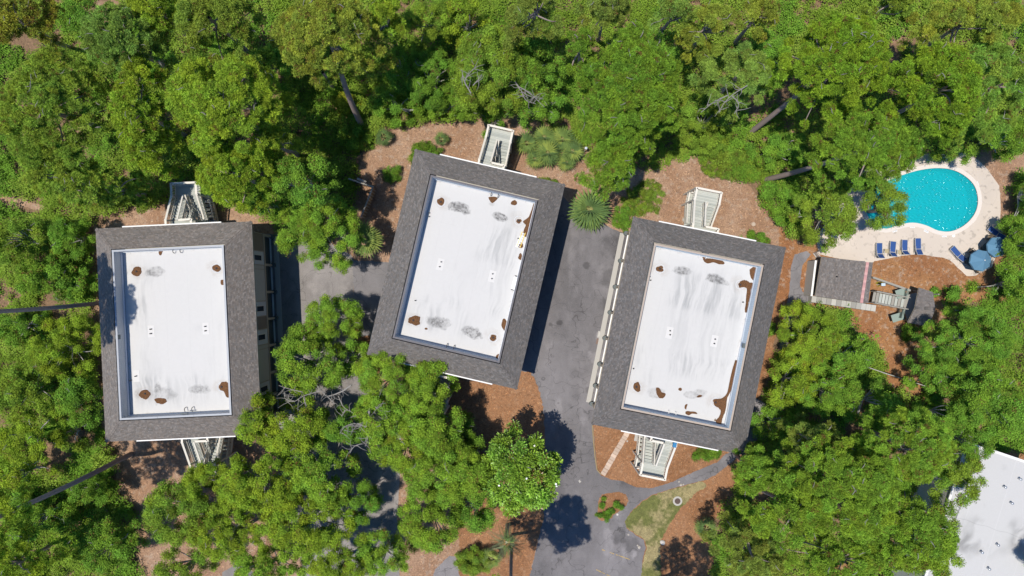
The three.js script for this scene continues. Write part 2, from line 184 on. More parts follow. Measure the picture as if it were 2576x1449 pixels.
function membraneTexture(b, marks) { // white coated roof: dirt streaks, ponding rings, seams, in metres of the deck
  const hw = 4.95, hl = b.L / 2 - RUN - 0.25; const w = 760, h = Math.round(760 * hl / hw);
  const t = texture(w, h, (i, j) => { const u = (i + 0.5) / w * 2 * hw - hw, v = (j + 0.5) / h * 2 * hl - hl; const warp = 1.1 * (fbm(u * 0.5 + b.seed, v * 0.5, 3) - 0.5);
    let k = 0.55; const up = sm(-0.2, 0.5, Math.sin(v * 2 * PI / hl + b.seed)), where = (0.35 + 0.65 * up) * sm(0.3, 0.6, fbm(u * 0.28 + b.seed, v * 0.2 + 7, 3)) * sm(hw, hw * 0.75, Math.abs(u)) * sm(hl, hl * 0.75, Math.abs(v)); const bend = warp * 0.55; const st = fbm((u + bend) * 2.6 + b.seed * 3, (v + warp) * 0.34, 5), fine = fbm((u + bend * 1.3) * 6.5 + 5, v * 0.7 + b.seed, 4), thin = Math.abs(fbm((u + bend * 1.5) * 1.9 + 31, v * 0.3 + b.seed, 4) - 0.5);
    let dirt = 0.22 * sm(0.36, 0.74, st) * where + 0.12 * sm(0.42, 0.78, fine) * where + 0.05 * sm(0.04, 0, thin) * where + 0.04 * fbm(u * 5, v * 5, 3);
    let c = [k * (1 - dirt), k * (0.985 - dirt * 0.95), k * (0.95 - dirt * 0.88)];
    for (const [mu, mv, ru, rv, s, kind] of marks) { const du = (u - mu) / ru, dv = (v - mv) / rv, wob = (fbm(u * 1.7 + mu, v * 1.7 + mv, 4) - 0.5) * 1.1; const d = Math.hypot(du, dv) + wob; if (d > 1.3) continue; const grain = 0.5 + 0.6 * sm(0.3, 0.75, fbm(u * 6, v * 6, 4)); const ringy = kind === 1 ? 0.5 + 0.5 * sm(0.35, 0.85, d) : 0.75; const q = Math.min(0.95, 1.25 * s * sm(1.15, 0.55, d) * grain * ringy + 0.3 * s * sm(0.08, 0, Math.abs(d - 0.98)) * sm(0.4, 0.6, fbm(u * 2, v * 2, 2))); c = mix3(c, kind === 2 ? [0.3, 0.22, 0.15] : [0.09, 0.088, 0.085], q); }
    for (const su of [-3.3, -1.1, 1.05, 3.2]) { if (Math.abs(u - su + 0.02 * Math.sin(v)) < 0.011) c = c.map(x => x * 0.93); } if (Math.abs(Math.abs(v) - hl * 0.5) < 0.01 && vn(u * 0.8, b.seed) > 0.5) c = c.map(x => x * 0.93);
    const e = Math.min(hw - Math.abs(u), hl - Math.abs(v)); if (e < 0.3) { const q = sm(0.6, 0.8, fbm(u * 4, v * 4, 3)) * sm(0.3, 0.05, e) * 0.5; c = mix3(c, [0.3, 0.28, 0.25], q); }
    return c; });
  return [t, hw, hl];
}
function building(o) {
  const c = P(o.x, o.y, EAVE); const g = thing('condominium_building', o.label, 'building', v3(c.x, 0, c.z), -o.deg * PI / 180, 'flat-roofed condominium buildings'); const W = o.W / 2, L = o.L / 2, w1 = W - RUN, l1 = L - RUN, w2 = w1 - 0.24, l2 = l1 - 0.24; const rnd = rng(o.seed);
  const b = { g, L: o.L, seed: o.seed, c, a: o.deg * PI / 180, loc: (x, y, h) => { const q = P(x, y, h).sub(c), cs = Math.cos(o.deg * PI / 180), sn = Math.sin(o.deg * PI / 180); return v3(q.x * cs + q.z * sn, h, -q.x * sn + q.z * cs); } };
  b.world = p => { const q = p.clone().applyAxisAngle(v3(0, 1, 0), -b.a); return v3(q.x + c.x, q.y, q.z + c.z); };
  const e = [v3(-W, EAVE, -L), v3(W, EAVE, -L), v3(W, EAVE, L), v3(-W, EAVE, L)], t = [v3(-w1, CAP, -l1), v3(w1, CAP, -l1), v3(w1, CAP, l1), v3(-w1, CAP, l1)];
  for (let i = 0; i < 4; i++) { const j = (i + 1) % 4; const s = shingles('shingles', e[i], e[j], t[j], t[i], o.tone, rnd, g); s.userData.kind = 'stuff';
    // hip shingles
    const n = 19, d = t[i].clone().sub(e[i]); for (let k = 0; k < n; k++) { const p = e[i].clone().addScaledVector(d, (k + 0.5) / n * 0.985); const yaw = Math.atan2(d.x, d.z); const v = 0.8 + rnd() * 0.5; const m = hipMats[o.seed % 3][Math.floor(rnd() * 4)]; const h = mesh('hip_shingle', hipGeo, m, g); h.position.copy(p); h.rotation.set(-Math.atan2(d.y, Math.hypot(d.x, d.z)) + 0.03, yaw, 0, 'YXZ'); h.position.y += 0.02; } }
  // parapet walls of vertical siding boards, added bluish strip for foot shade, metal cap
  const sides = [[v3(-w2, 0, -l2), v3(w2, 0, -l2), v3(0, 0, 1)], [v3(w2, 0, -l2), v3(w2, 0, l2), v3(-1, 0, 0)], [v3(w2, 0, l2), v3(-w2, 0, l2), v3(0, 0, -1)], [v3(-w2, 0, l2), v3(-w2, 0, -l2), v3(1, 0, 0)]];
  sides.forEach(([p, q, n], si) => { const len = p.distanceTo(q), d = q.clone().sub(p).normalize(); const parts = []; const N = Math.round(len / 0.21); const yaw = Math.atan2(n.x, n.z);
    for (let k = 0; k < N; k++) { const s = (k + 0.5) * len / N; const m = p.clone().addScaledVector(d, s).addScaledVector(n, 0.014 + 0.004 * (k % 2)); parts.push(box(len / N - 0.016, CAP - DECK - 0.02, 0.028).rotateY(yaw).translate(m.x, (CAP + DECK) / 2, m.z)); }
    const m = p.clone().lerp(q, 0.5); parts.push(box(len + 0.1, CAP - DECK - 0.02, 0.1).rotateY(yaw).translate(m.x - n.x * 0.055, (CAP + DECK) / 2, m.z - n.z * 0.055)); mesh('parapet_siding', merge(parts), o.siding, g);
    mesh('foot_shade_strip', box(len - 0.1, o.up || 0.5, 0.03).rotateY(yaw).translate(m.x + n.x * 0.052, DECK + (o.up || 0.5) / 2, m.z + n.z * 0.052), MT.paleBlue, g);
    const K = Math.round(len / 3); for (let k = 0; k < K; k++) { const s = (k + 0.5) * len / K; const mm = p.clone().addScaledVector(d, s).addScaledVector(n, -0.06); const cc = mesh('cap_flashing', box(len / K + (k === 0 || k === K - 1 ? 0.16 : 0) - 0.012, 0.05, o.capW || 0.17), o.cap, g); cc.rotation.y = yaw; cc.position.set(mm.x - d.x * (k === 0 ? 0.08 : k === K - 1 ? -0.08 : 0), CAP + 0.01 + (si % 2) * 0.006, mm.z - d.z * (k === 0 ? 0.08 : k === K - 1 ? -0.08 : 0)); cc.rotation.z = (rnd() - 0.5) * 0.006; } });
  const marks = [...o.marks, ...o.drains.map(([x, y]) => [x, y, 24, 19, 0.22, 2])].map(([x, y, rx, ry, s, kind]) => { const q = b.loc(x, y, DECK); const k = M * (H - DECK) / H; return [q.x, q.z, rx * k, ry * k, s, kind]; });
  const [tx, hw, hl] = membraneTexture(b, marks); const mem = new THREE.PlaneGeometry(hw * 2, hl * 2).rotateX(-PI / 2); { const uv = mem.attributes.uv; for (let i = 0; i < uv.count; i++) uv.setY(i, 1 - uv.getY(i)); }
  const deck = mesh('roof_membrane', mem, new THREE.MeshStandardMaterial({ map: tx, roughness: 0.75 }), g); deck.position.y = DECK;
  mesh('roof_slab', box(w1 * 2 - 0.1, 0.2, l1 * 2 - 0.1, 0, DECK - 0.12, 0), MT.dark, g);
  // fascia, gutter, walls
  for (const [x, z, lx, lz] of [[0, -L, 2 * W, 0.04], [0, L, 2 * W, 0.04], [-W, 0, 0.04, 2 * L - 0.05], [W, 0, 0.04, 2 * L - 0.05]]) mesh('fascia', box(lx, 0.2, lz, x * 0.997, EAVE - 0.11, z * 0.997), MT.trim, g);
  for (const s of [-1, 1]) mesh('gutter', new RoundedBoxGeometry(9.4, 0.12, 0.13, 2, 0.03).translate(0.2 * s, EAVE - 0.07, s * (L + 0.065)), MT.white, g);
  for (const sg of [-1, 1]) { mesh('soffit', box(1.6, 0.03, 2 * L - 0.1, sg * (W - 0.85), EAVE - 0.22, 0), MT.trim, g); mesh('soffit', box(2 * W - 3.4, 0.03, 1.6, 0, EAVE - 0.22, sg * (L - 0.85)), MT.trim, g); }
  const wx = W - 0.75, wz = L - 0.75;
  mesh('upper_walls', box(2 * wx, DECK - 0.25 - 2.75, 2 * wz, 0, (DECK - 0.25 + 2.75) / 2, 0), MT.wallGrey, g); mesh('lower_walls', box(2 * wx - 1, 2.75, 2 * wz - 0.02, 0, 1.375, 0), MT.wallBrown, g);
  for (const s of [-1, 1]) { const X = s * wx;
    mesh('floor_beam', box(0.14, 0.32, 2 * wz, X + s * 0.02, 2.74, 0), MT.trim, g);
    const bays = [-wz + 0.1, -6.2, -3.4, -0.65, 2.1, 4.9, 7.2, wz - 0.1];
    bays.forEach((z, k) => { mesh('pier', box(0.6, 2.6, 0.22, X - s * 0.28, 1.3, z), MT.trim, g); mesh('pier_guard', new THREE.CylinderGeometry(0.24, 0.26, 0.5, 12, 1).translate(X + s * 0.05, 0.25, z), MT.garage, g); if (k < bays.length - 1) { const z2 = bays[k + 1], w = z2 - z - 0.24; const d = mesh('garage_door', box(0.06, 2.35, w, X - s * 0.42, 1.2, (z + z2) / 2), MT.garage, g); for (const y of [0.6, 1.2, 1.8]) mesh('door_groove', box(0.02, 0.03, w, X - s * 0.385, y, (z + z2) / 2), MT.dark, d); mesh('door_threshold', box(0.16, 0.05, w, X - s * 0.24, 0.03, (z + z2) / 2), MT.white, d); } });
    const band = [['b', -wz, -7.5], ['w', -7.5, -6.1], ['p', -6.1, -2.5], ['w', -2.5, -1], ['b', -1, 0.3], ['w', 0.3, 1.84], ['p', 1.84, 5.5], ['w', 5.5, 6.9], ['b', 6.9, wz]];
    for (const [kind, z0, z1] of band) { const zc = (z0 + z1) / 2, len = z1 - z0 - 0.1; mesh('wall_panel', box(0.05, 4.3, len, X + s * 0.03, 5.1, zc), kind === 'b' ? MT.wallBrown : kind === 'w' ? MT.siding : MT.wallGrey, g); mesh('panel_batten', box(0.09, 4.3, 0.09, X + s * 0.045, 5.1, z1), MT.trim, g); if (kind === 'w') { const wdw = mesh('window', box(0.08, 1.9, 0.62, X + s * 0.045, 4.6, zc), MT.cream, g); mesh('pane', box(0.03, 1.78, 0.5, X + s * 0.078, 4.6, zc), MT.glass, wdw); } if (kind === 'p') mesh('panel_batten', box(0.09, 4.3, 0.07, X + s * 0.045, 5.1, z0 + 0.42), MT.trim, g); }
    mesh('apron', box(0.5, 0.1, 2 * wz - 0.3, X + s * 0.38, 0.05, 0), MT.concrete, g);
  }
  for (const [x, y] of o.pipes) { const q = b.loc(x, y, DECK); const p = mesh('vent_pipe', new THREE.CylinderGeometry(0.055, 0.06, 0.28, 10).translate(q.x, DECK + 0.14, q.z), MT.pipe, g); }
  for (const [x, y] of o.flashings || []) { const q = b.loc(x, y, DECK); mesh('pipe_flashing', box(0.62, 0.012, 1.1, q.x, DECK + 0.007, q.z), std(0.6, 0.59, 0.57), g); }
  for (const [x, y] of o.drains) { const q = b.loc(x, y, DECK); mesh('drain_ring', new THREE.TorusGeometry(0.42, 0.022, 6, 28).rotateX(PI / 2).translate(q.x, DECK + 0.012, q.z), MT.paleBlue, g); mesh('drain_dome', new THREE.SphereGeometry(0.1, 10, 6, 0, 2 * PI, 0, PI / 2).translate(q.x, DECK + 0.05, q.z), MT.pipe, g); }
  for (const [x, y, k] of o.hooks) { const q = b.loc(x, y, DECK + 0.9); for (const s of [-0.34, 0.34]) mesh('overflow_pipe', limb([v3(q.x + s, DECK + 0.05, q.z + k * 0.3), v3(q.x + s, DECK + 0.3, q.z + k * 0.28), v3(q.x + s, DECK + 0.42, q.z + k * 0.12), v3(q.x + s + 0.05, DECK + 0.4, q.z - k * 0.1)], 0.032, 0.032, 8), o.hookMat || MT.pipe, g); mesh('scupper', box(0.6, 0.3, 0.06, q.x, DECK + 1.1, q.z - k * 0.1), MT.garage, g); }
  buildings.push(b); return b;
}
const hipGeo = (() => { const a = box(0.3, 0.014, 0.16).toNonIndexed(); const p = a.attributes.position; for (let i = 0; i < p.count; i++) p.setY(i, p.getY(i) - Math.abs(p.getX(i)) * 0.28 - p.getZ(i) * 0.12); a.computeVertexNormals(); return a; })();
const hipMats = [[0.15, 0.13, 0.115], [0.115, 0.105, 0.1], [0.11, 0.1, 0.096]].map(t => [0.8, 1, 1.2, 1.45].map(k => std(t[0] * k, t[1] * k, t[2] * k, 0.95)));
const tones = [[0.16, 0.142, 0.127], [0.132, 0.122, 0.114], [0.121, 0.113, 0.108]];
const B1 = building({ x: 449.5, y: 834, deg: -2.7, W: 14.75, L: 20.15, seed: 3, tone: tones[0], siding: std(0.5, 0.52, 0.53, 0.75), cap: std(0.3, 0.32, 0.35, 0.5), up: 0.3,
  label: 'leftmost flat-roofed condominium block, brownish shingle skirt and white roof with few debris patches',
  marks: [[392, 683, 26, 14, 0.55, 1], [380, 685, 10, 8, 0.4, 0], [505, 980, 24, 11, 0.55, 0], [410, 995, 32, 20, 0.4, 1], [395, 975, 10, 14, 0.5, 0], [345, 990, 6, 12, 0.25, 0]],
  pipes: [[380.5, 828], [380.7, 839], [517.5, 821], [518, 832], [343, 946], [330, 957]], flashings: [[380.5, 833.5], [517.6, 826.5], [343, 946]], drains: [[344, 683], [545, 675], [366, 990], [558, 973]], hooks: [[437, 627, 1], [467, 1036, -1]] });
const B2 = building({ x: 1172.5, y: 677.5, deg: 13.2, W: 14.55, L: 19.9, seed: 4, tone: tones[1], siding: std(0.42, 0.48, 0.54, 0.7), cap: std(0.11, 0.105, 0.115, 0.65), up: 0.35,
  label: 'middle flat-roofed condominium block between the driveway and the asphalt lane, dark purplish parapet cap',
  marks: [[1158, 523, 27, 14, 0.95, 1], [1158, 521, 16, 7, 0.5, 0], [1256, 544, 20, 11, 0.95, 1], [1102, 812, 32, 15, 0.8, 0], [1188, 837, 23, 14, 0.8, 1], [1237, 513, 8, 5, 0.25, 0]],
  pipes: [[1110, 659], [1106, 671], [1239, 689], [1237, 701], [1303, 600], [1045, 756], [1080, 536], [1080, 545]], flashings: [[1108, 665], [1238, 695]], drains: [[1109, 508], [1305, 555], [1040, 806], [1241, 849]], hooks: [[1245, 484, 1], [1131, 876, -1]] });
const B3 = building({ x: 1732.5, y: 845, deg: 11.4, W: 14.7, L: 20.0, seed: 5, tone: tones[2], siding: std(0.55, 0.64, 0.7, 0.7), cap: std(0.4, 0.33, 0.27, 0.7), up: 0.3,
  label: 'rightmost flat-roofed condominium block with tan parapet cap and long debris drift',
  marks: [[1717, 680, 26, 12, 0.75, 0], [1802, 703, 30, 12, 0.8, 0], [1650, 990, 24, 14, 0.4, 1], [1762, 988, 16, 12, 0.4, 0], [1738, 993, 20, 8, 0.35, 1]],
  pipes: [[1636, 705], [1634, 696], [1798, 853], [1796, 864], [1685, 832], [1685, 842], [1593, 927], [1584, 935], [1868, 760]], flashings: [[1684, 837], [1797, 858]], drains: [[1660, 676], [1862, 716], [1601, 973], [1800, 1012]], hooks: [[1773, 640, 1], [1694, 1046, -1]], hookMat: MT.white });
// small fittings that single out the roofs
{ const q = B1.loc(295, 848, CAP - 0.1); mesh('downspout_box', new RoundedBoxGeometry(0.3, 0.4, 0.42, 2, 0.03).translate(q.x, CAP - 0.2, q.z), MT.garage, B1.g);
  const r = B3.loc(1873, 870, CAP - 0.1); mesh('downspout_box', new RoundedBoxGeometry(0.3, 0.4, 0.42, 2, 0.03).translate(r.x, CAP - 0.25, r.z), MT.garage, B3.g); }
// things lying on the middle roof
{ const q = B2.loc(1294, 712, DECK + 0.15), p = B2.world(v3(q.x, DECK, q.z)); const t = thing('air_duct_cover', 'long white metal box with a yellow edge lying on the middle roof', 'metal box', p, -B2.a - 0.05); mesh('box_body', new RoundedBoxGeometry(0.36, 0.2, 1.25, 2, 0.04).translate(0, 0.1, 0), MT.white, t); mesh('yellow_edge', box(0.04, 0.14, 1.2, 0.2, 0.09, 0), std(0.75, 0.5, 0.06), t); for (const s of [-1, 1]) mesh('end_cap', new RoundedBoxGeometry(0.3, 0.16, 0.1, 2, 0.03).translate(0, 0.09, s * 0.66), MT.pipe, t);
  const q2 = B2.loc(1311, 603, DECK + 0.05), p2 = B2.world(v3(q2.x, DECK, q2.z)); const t2 = thing('ladder', 'short yellow ladder lying beside the drift of leaves on the middle roof', 'ladder', p2, -B2.a - 0.12); const y = std(0.78, 0.55, 0.05, 0.5); for (const s of [-1, 1]) mesh('rail', box(0.05, 0.08, 1.5, s * 0.16, 0.06, 0), y, t2); for (let k = 0; k < 6; k++) mesh('rung', box(0.3, 0.03, 0.04, 0, 0.06, -0.62 + k * 0.25), MT.metal, t2);
  const q3 = B2.loc(1305, 608, DECK), p3 = B2.world(v3(q3.x, DECK, q3.z)); const t3 = solo('plank', new RoundedBoxGeometry(0.22, 0.05, 1.1, 2, 0.012), MT.white, 'short white board lying between the yellow ladder and the vent pipe on the middle roof', 'board'); t3.position.copy(p3).y += 0.03; t3.rotation.y = -B2.a - 0.16; }
// drifts and piles of brown leaf litter on the roofs
const litterTex = (() => { const t = texture(256, 256, (i, j) => { const n = fbm(i * 0.06, j * 0.06, 4), w = hash(i, j); const k = 0.55 + 0.6 * n + 0.35 * (w - 0.5); return [0.15 * k, 0.075 * k, 0.032 * k]; }); t.wrapS = t.wrapT = THREE.RepeatWrapping; strokes(t, 9000, 4, r => r() < 0.5 ? [0.65, 0.65, 0.65] : [1.4, 1.3, 1.2], rng(3)); return t; })();
const litterMat = new THREE.MeshStandardMaterial({ map: litterTex, roughness: 1, bumpMap: (() => { const t = litterTex.clone(); t.colorSpace = THREE.NoColorSpace; t.needsUpdate = true; return t; })(), bumpScale: 0.03 });
function litter(b, outline, label, hgt = 0.05) { // outline in survey units
  const pts = outline.map(([x, y]) => b.loc(x, y, DECK)); const cu = new THREE.CatmullRomCurve3(pts, true, 'centripetal'); const n = outline.length * 7; const ring = cu.getPoints(n).slice(0, -1); const c = ring.reduce((a, p) => a.add(p), v3(0, 0, 0)).multiplyScalar(1 / ring.length); const cw = b.world(v3(c.x, DECK, c.z));
  const shp = new THREE.Shape(ring.map(p => { const k = 1 + 0.16 * (fbm(p.x * 5, p.z * 5, 3) - 0.5) * 2; return new THREE.Vector2((p.x - c.x) * k, -(p.z - c.z) * k); })); const g = new THREE.ExtrudeGeometry(shp, { depth: hgt * 0.3, bevelEnabled: true, bevelThickness: hgt * 0.5, bevelSize: 0.05, bevelOffset: -0.05, bevelSegments: 3 }).rotateX(-PI / 2);
  const o = solo('leaf_litter', g, litterMat, label, 'leaf litter', 'brown leaf litter lying on the white roofs'); o.position.set(cw.x, DECK + 0.004, cw.z); o.rotation.y = -b.a;
}
const oval = (x, y, rx, ry, s = 1) => { const a = []; const r = rng(Math.round(x * 7 + y)); for (let k = 0; k < 9; k++) { const t = k / 9 * 2 * PI, q = 0.82 + 0.34 * r(); a.push([x + Math.cos(t) * rx * q, y + Math.sin(t) * ry * q]); } return a; };
litter(B1, oval(344.5, 683, 13, 11), 'round brown leaf pile near the upper left of the left building roof');
litter(B1, oval(545, 675, 12, 8), 'oval leaf pile near the upper right corner of the left building roof');
litter(B1, [[556, 705], [562, 704], [563, 717], [557, 716]], 'tiny strip of leaves against the right parapet of the left roof', 0.04);
litter(B1, [[400, 631], [410, 630], [408, 636], [405, 642], [400, 640]], 'small dark leaf scrap near the top parapet of the left roof', 0.04);
litter(B1, oval(366, 991, 15, 12), 'round leaf pile at the lower left corner of the left building roof');
litter(B1, oval(404, 1008, 16, 8), 'flat leaf pile with sooty edge beside the lower left pile on the left roof', 0.04);
litter(B1, [[552, 968], [562, 961], [577, 964], [579, 1000], [570, 998], [563, 985], [553, 980]], 'large leaf drift against the lower right parapet of the left roof');
litter(B2, oval(1109, 508, 9, 10), 'round leaf pile round the drain at the upper left of the middle roof');
litter(B2, [[1228, 497], [1240, 495], [1252, 498], [1246, 506], [1238, 511], [1232, 505]], 'heart-shaped leaf pile by the top parapet of the middle roof');
litter(B2, oval(1293, 510, 8, 7), 'small leaf pile next to the upper right corner of the middle roof');
litter(B2, oval(1305, 556, 7, 6), 'small leaf pile inside a drain ring at the right of the middle roof');
litter(B2, [[1343, 512], [1346, 520], [1338, 560], [1328, 592], [1318, 594], [1317, 580], [1322, 566], [1315, 558], [1330, 545], [1338, 525]], 'long leaf drift along the upper right parapet of the middle roof', 0.08);
litter(B2, [[1309, 612], [1313, 610], [1316, 620], [1310, 624], [1303, 620]], 'leaf pile at the foot of the yellow ladder on the middle roof');
litter(B2, oval(1309, 646, 5, 8), 'small oval leaf pile below the yellow ladder on the middle roof');
litter(B2, oval(1042, 806, 17, 12), 'ragged leaf pile near the lower left corner of the middle roof', 0.07);
litter(B2, oval(1268, 815, 7, 15), 'upright oval leaf pile at the right edge of the middle roof, low down');
litter(B2, oval(1241, 849, 9, 8), 'round leaf pile near the lower right corner of the middle roof');
litter(B2, [[1248, 895], [1255, 890], [1256, 908], [1250, 907]], 'sliver of leaves in the lower right corner of the middle roof');
litter(B2, oval(1072, 827, 4, 2.5), 'tiny leaf scrap between the lower left pile and the sooty stain', 0.03);
litter(B3, oval(1660, 676, 9, 7), 'round leaf pile near the upper left corner of the right roof');
litter(B3, [[1767, 647], [1780, 650], [1798, 651], [1820, 656], [1822, 663], [1810, 665], [1795, 660], [1780, 663], [1772, 657]], 'wide leaf drift along the top parapet of the right roof');
litter(B3, [[1888, 675], [1901, 671], [1900, 690], [1895, 705], [1888, 695], [1886, 684]], 'leaf drift in the upper right corner of the right roof');
litter(B3, [[1858, 712], [1868, 706], [1878, 707], [1893, 711], [1888, 735], [1883, 762], [1877, 785], [1874, 783], [1876, 760], [1877, 745], [1878, 725], [1868, 722], [1860, 724]], 'hooked leaf drift beside the upper right parapet of the right roof');
litter(B3, [[1852, 903], [1854, 915], [1852, 940], [1845, 965], [1838, 985], [1830, 1000], [1825, 1030], [1818, 1050], [1812, 1068], [1797, 1063], [1797, 1056], [1808, 1050], [1812, 1030], [1795, 1018], [1796, 1005], [1815, 1002], [1828, 990], [1834, 965], [1842, 930]], 'largest leaf drift, sprawling down the lower right side of the right roof', 0.09);
litter(B3, oval(1602, 974, 9, 12), 'oval leaf pile near the lower left of the right building roof');
litter(B3, [[1651, 975], [1660, 978], [1664, 986], [1673, 990], [1670, 1000], [1660, 1002], [1652, 992], [1650, 984]], 'ragged leaf pile right of the lower left oval pile on the right roof');
litter(B3, oval(1711, 979, 5, 4), 'small leaf scrap in the middle of the lower end of the right roof', 0.04);
litter(B3, [[1570, 1027], [1592, 1035], [1588, 1040], [1569, 1038]], 'leaf wedge in the lower left corner of the right roof');
litter(B3, [[1725, 1035], [1738, 1035], [1752, 1037], [1755, 1041], [1740, 1041], [1732, 1045], [1726, 1042]], 'winding leaf scrap near the bottom parapet of the right roof', 0.04);
litter(B3, [[1724, 1018], [1729, 1017], [1727, 1025], [1726, 1030], [1722, 1026]], 'curled leaf scrap above the winding one on the right roof', 0.04);
litter(B3, [[1752, 999], [1760, 993], [1767, 996], [1758, 1000]], 'thin leaf scrap beside the grey stain low on the right roof', 0.03);

// ---------- outside staircases ----------
const railMat = MT.cream, boardMats = [MT.board, MT.board2, MT.board3];
function staircase(b, side, label, o = {}) { // side -1 upper end of the building, +1 lower end; flip puts the top flight on the other hand
  const wall = b.L / 2 - 0.75; const org = b.world(v3(o.u || 0, 0, side * wall)); const t = thing('outside_staircase', label, 'staircase', org, -b.a + (side < 0 ? PI : 0), 'timber staircases at the ends of the buildings'); const f = o.flip ? -1 : 1; const r = rng(Math.round(label.length * 13 + side)); const W = 1.22, V1 = 1.75, V2 = 3.95, V3_ = 5.12; const lv = [5.5, 4.12, 2.75, 1.38, 0];
  const X = u => u * f; const bd = () => boardMats[Math.floor(r() * 3)];
  const platform = (u0, u1, va, vb, y) => { const g = mesh('landing', box(Math.abs(u1 - u0) - 0.06, 0.2, vb - va - 0.06, X((u0 + u1) / 2), y - 0.15, (va + vb) / 2), MT.weathered, t); const n = Math.round((vb - va) / 0.145); for (let k = 0; k < n; k++) mesh('board', box(Math.abs(u1 - u0), 0.035, (vb - va) / n - 0.012, X((u0 + u1) / 2), y - 0.02, va + (k + 0.5) * (vb - va) / n), bd(), g); };
  const flight = (u0, u1, va, ya, vb, yb) => { const n = 8; const g = mesh('flight', merge([bar(v3(X(u0 + 0.05), ya - 0.18, va), v3(X(u0 + 0.05), yb - 0.18, vb), 0.06, 0.26), bar(v3(X(u1 - 0.05), ya - 0.18, va), v3(X(u1 - 0.05), yb - 0.18, vb), 0.06, 0.26)]), railMat, t); for (let k = 0; k < n; k++) { const s = (k + 0.5) / n; for (const q of [-0.07, 0.07]) mesh('tread', box(u1 - u0 - 0.04, 0.04, 0.13, X((u0 + u1) / 2), ya + (yb - ya) * (k + 0.5) / n - 0.02, va + (vb - va) * s + q * Math.sign(vb - va)), bd(), g); } };
  const rail = (pa, pb, wide = 0.2) => { const a = v3(X(pa[0]), pa[1] + 1.0, pa[2]), c = v3(X(pb[0]), pb[1] + 1.0, pb[2]); const g = mesh('railing', bar(a, c, wide, 0.045), railMat, t); const L = a.distanceTo(c), n = Math.max(2, Math.round(L / 0.16)), parts = []; for (let k = 0; k <= n; k++) { const p = a.clone().lerp(c, k / n); parts.push(box(0.045, 0.88, 0.045, p.x, p.y - 0.47, p.z)); } parts.push(bar(v3(a.x, a.y - 0.88, a.z), v3(c.x, c.y - 0.88, c.z), 0.05, 0.09), bar(v3(a.x, a.y - 0.1, a.z), v3(c.x, c.y - 0.1, c.z), 0.05, 0.09)); const bl = mesh('balusters', merge(parts), railMat, g); bl.userData.kind = 'stuff'; };
  const g0 = 0.13;
  platform(-W, W, 0, V1 - 0.35, lv[0]); platform(-W, W, V2, V3_, lv[1]); platform(-W, W, 0, V1, lv[2]); platform(-W, W, V2, V3_, lv[3]);
  flight(g0, W, V1 - 0.35, lv[0], V2, lv[1]); flight(-W, -g0, V2, lv[1], V1, lv[2]); flight(g0, W, V1, lv[2], V2, lv[3]); flight(-W, -g0, V2, lv[3], V1 - 0.9, lv[4]);
  rail([-W, lv[0], V1 - 0.4], [0, lv[0], V1 - 0.4]); rail([-W, lv[0], 0.05], [-W, lv[0], V1 - 0.4]); rail([W, lv[0], 0.05], [W, lv[0], V1 - 0.35]);
  rail([W, lv[0], V1 - 0.35], [W, lv[1], V2]); rail([0.1, lv[0], V1 - 0.35], [0.1, lv[1], V2], 0.14); rail([-0.1, lv[2], V1], [-0.1, lv[1], V2], 0.12); rail([-W, lv[2], V1], [-W, lv[1], V2], 0.16);
  rail([W, lv[1], V2], [W, lv[1], V3_]); rail([W, lv[1], V3_], [-W, lv[1], V3_]); rail([-W, lv[1], V3_], [-W, lv[1], V2]);
  rail([W, lv[2], V1], [W, lv[3], V2], 0.14); rail([W, lv[3], V2], [W, lv[3], V3_], 0.14); rail([W, lv[3], V3_], [-W, lv[3], V3_], 0.14); rail([-W, lv[3], V3_], [-W, lv[3], V2], 0.14); rail([-W, lv[3], V2], [-W, lv[4], V1 - 0.9], 0.14); rail([-W, lv[2], 0.05], [-W, lv[2], V1], 0.14);
  for (const [u, v, y] of [[-W, V3_, 5.1], [W, V3_, 5.1], [-W, V2, 5.1], [W, V2, 5.1], [-W, V1 - 0.4, 6.5], [W, V1 - 0.35, 6.5]]) mesh('post', box(0.14, y, 0.14, X(u + Math.sign(u) * 0.06), y / 2, v), railMat, t);
  return t;
}
staircase(B1, -1, 'shadow-dappled timber staircase at the upper end of the leftmost building', { u: -0.08, flip: false });
staircase(B1, 1, 'timber staircase half covered by an oak at the lower end of the leftmost building', { u: 0.5, flip: true });
staircase(B2, -1, 'pale timber staircase at the upper end of the middle building, beside the palmettos', { u: -0.03, flip: false });
staircase(B2, 1, 'timber staircase almost hidden under oak leaves at the lower end of the middle building', { u: -0.3, flip: true });
staircase(B3, -1, 'white-railed staircase at the upper end of the rightmost building, on open mulch', { u: -0.17, flip: false });
staircase(B3, 1, 'white-railed staircase at the lower end of the rightmost building, beside the paver walk', { u: -0.05, flip: false });
{ const p = B3.world(v3(1.05, 0, 10.55)); const t = solo('blue_box', new RoundedBoxGeometry(0.34, 0.3, 0.5, 3, 0.05), std(0.04, 0.2, 0.4, 0.9), 'small blue cloth at the railing of the lower right staircase', 'cloth'); t.position.set(p.x, 6.45, p.z); t.rotation.y = -B3.a; }  // plain box for a small blue thing on the stair

